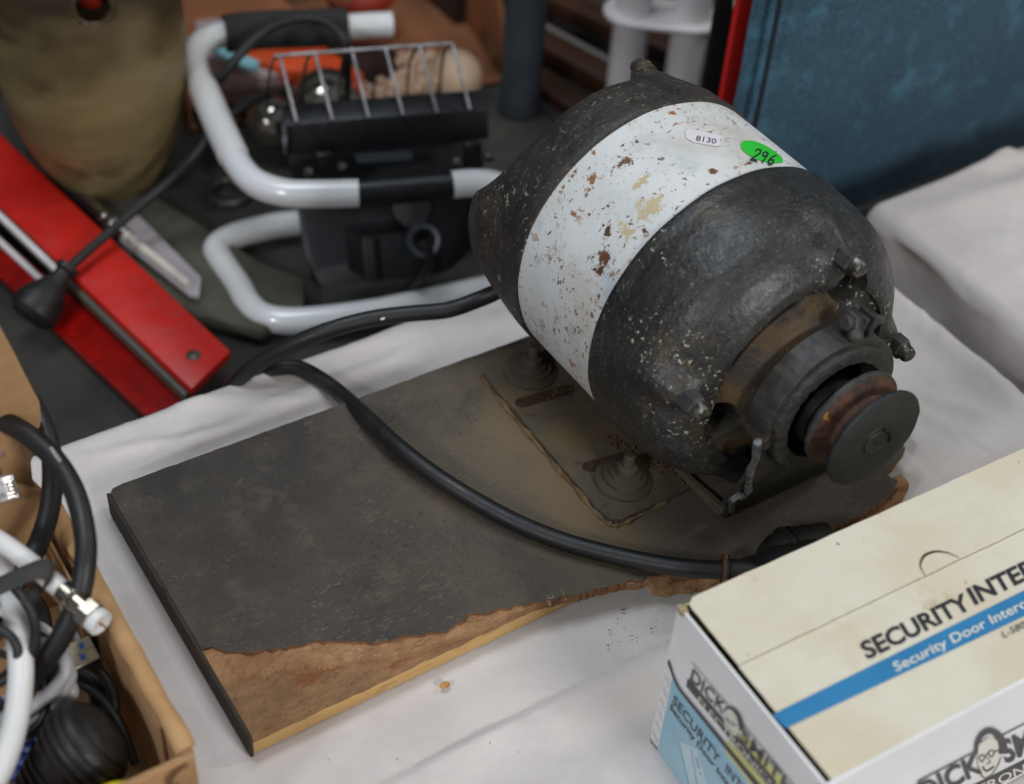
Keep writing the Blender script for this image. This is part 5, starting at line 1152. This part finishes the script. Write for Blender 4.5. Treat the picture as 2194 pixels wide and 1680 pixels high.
for lab, ctr, tip, z, n_, sp in (('straw broom head leaning on the right end of the tan tray', (1010, -80), (1085, 115), -.07, 60, 26), ('straw broom lying at the top edge behind the lamp handle', (560, -60), (690, 14), .0, 60, 60)):
    gs = []
    for k in range(n_):
        q = random.uniform(-1, 1); A = P(ctr[0]+q*sp*0.6, ctr[1], z); B = P(tip[0]+q*sp*1.1+random.uniform(-6, 6), tip[1]+random.uniform(-22, 5)-q*8, z)
        gs.append(tube([A+V((0, random.uniform(-.01, .01), 0)), A.lerp(B, .5)+V((0, random.uniform(-.008, .008), .003)), B], 0.0009, 4, 2))
    br = thing('broom', lab, 'broom', P(*ctr, z)); o_ = O('broom_straw', join(*gs), [straw_m], br); o_['kind'] = 'stuff'
rc = O('red_bowl', sphere(P(772, -14, -.045), 0.030, 20, 12, (1.1, 1, .7)), mat('dull_orange_red', (140, 40, 16), None, rough=0.6)); tag(rc, 'dull orange red rounded bowl at the top edge above the lamp handle', 'bowl')

# --- blue bag, red and black uprights
BY = 0.645
e0 = PY(1606, 120, BY)
bg = thing('blue_bag', 'large blue denim-like fabric bag with dark piping at the upper right', 'bag', (e0.x+0.2, BY, -0.05))
def bag(u, v):
    x = e0.x+u*0.62; z = -0.05+v*0.42; y = BY-0.0+0.004*fbm((x*5, z*5, 2), 3)-0.010*sin(pi*min(1, v*1.1))*min(1, u*4)
    if u < 0.03: y += 0.006*(1-u/0.03)**2
    return V((x, y, z))
gbag = grid(90, 60, bag); nb = len(gbag[0])
O('bag_front', gbag, blue_fab, bg)
O('bag_side', abox(e0.x+0.002, e0.x+0.62, BY+0.004, BY+0.009, -0.05, 0.37, 0.002), blue_fab, bg, sharp=30)
pl_ = PY(1632, 120, BY-0.003)
O('piping', tube([V((pl_.x, BY-0.0045, -0.04)), V((pl_.x, BY-0.010, 0.1)), V((pl_.x, BY-0.009, 0.36))], 0.0018, 8, 4), piping_m, bg)
def slab(px0, px1, yy, y1, mt, nm, lab, cat, zlo=-0.09, zhi=0.4, th=0.004):
    a = PY(px0, 120, yy); b = PY(px1, 120, yy); o = O(nm, abox(a.x, b.x, yy, yy+th, zlo, zhi, 0.002), mt, sharp=30); tag(o, lab, cat)
slab(1560, 1616, BY+0.020, 0, red_cloth, 'red_folder', 'bright red folder standing between the black panel and the blue bag', 'folder')
slab(1518, 1590, BY+0.060, 0, black_plain, 'black_panel', 'black panel standing between the white tubes and the red folder', 'panel')
a = PY(1592, 20, BY+0.05); wt = O('white_sheet', prism([PY(1577, -60, BY+.05), PY(1600, -60, BY+.05), PY(1600, 10, BY+.05), PY(1574, 62, BY+.05)], (0, .002, 0)), white_card); tag(wt, 'white paper tip behind the red folder', 'paper')

# --- crumbs on the cloth
cr_ = []
spots = [(955, 1468, .0028)]
for k in range(34):
    px = random.choice([random.gauss(1340, 70), random.uniform(620, 1400)]); py = 1340+random.uniform(0, 300) if px < 1250 else 1305+abs(random.gauss(0, 45))
    c = P(px, py, 0.0008)
    if c.y > 0.382: continue
    cr_.append(sphere(c, random.choice([0.0003, 0.0004, 0.0006]), 6, 4, (random.uniform(.6, 2), 1, .5)))
o_ = O('crumbs', join(*cr_), [crumb_m]); tag(o_, 'scattered brown fibre crumbs on the white cloth before the torn board', 'crumbs', kind='stuff')
st_ = O('seed_husk', sphere(P(953, 1468, .0012), .0022, 12, 8, (1.4, .9, .35)), mat('husk', (196, 150, 84), (150, 90, 40), 200, 0.5)); tag(st_, 'small amber husk lying alone on the white cloth below the board', 'husk')
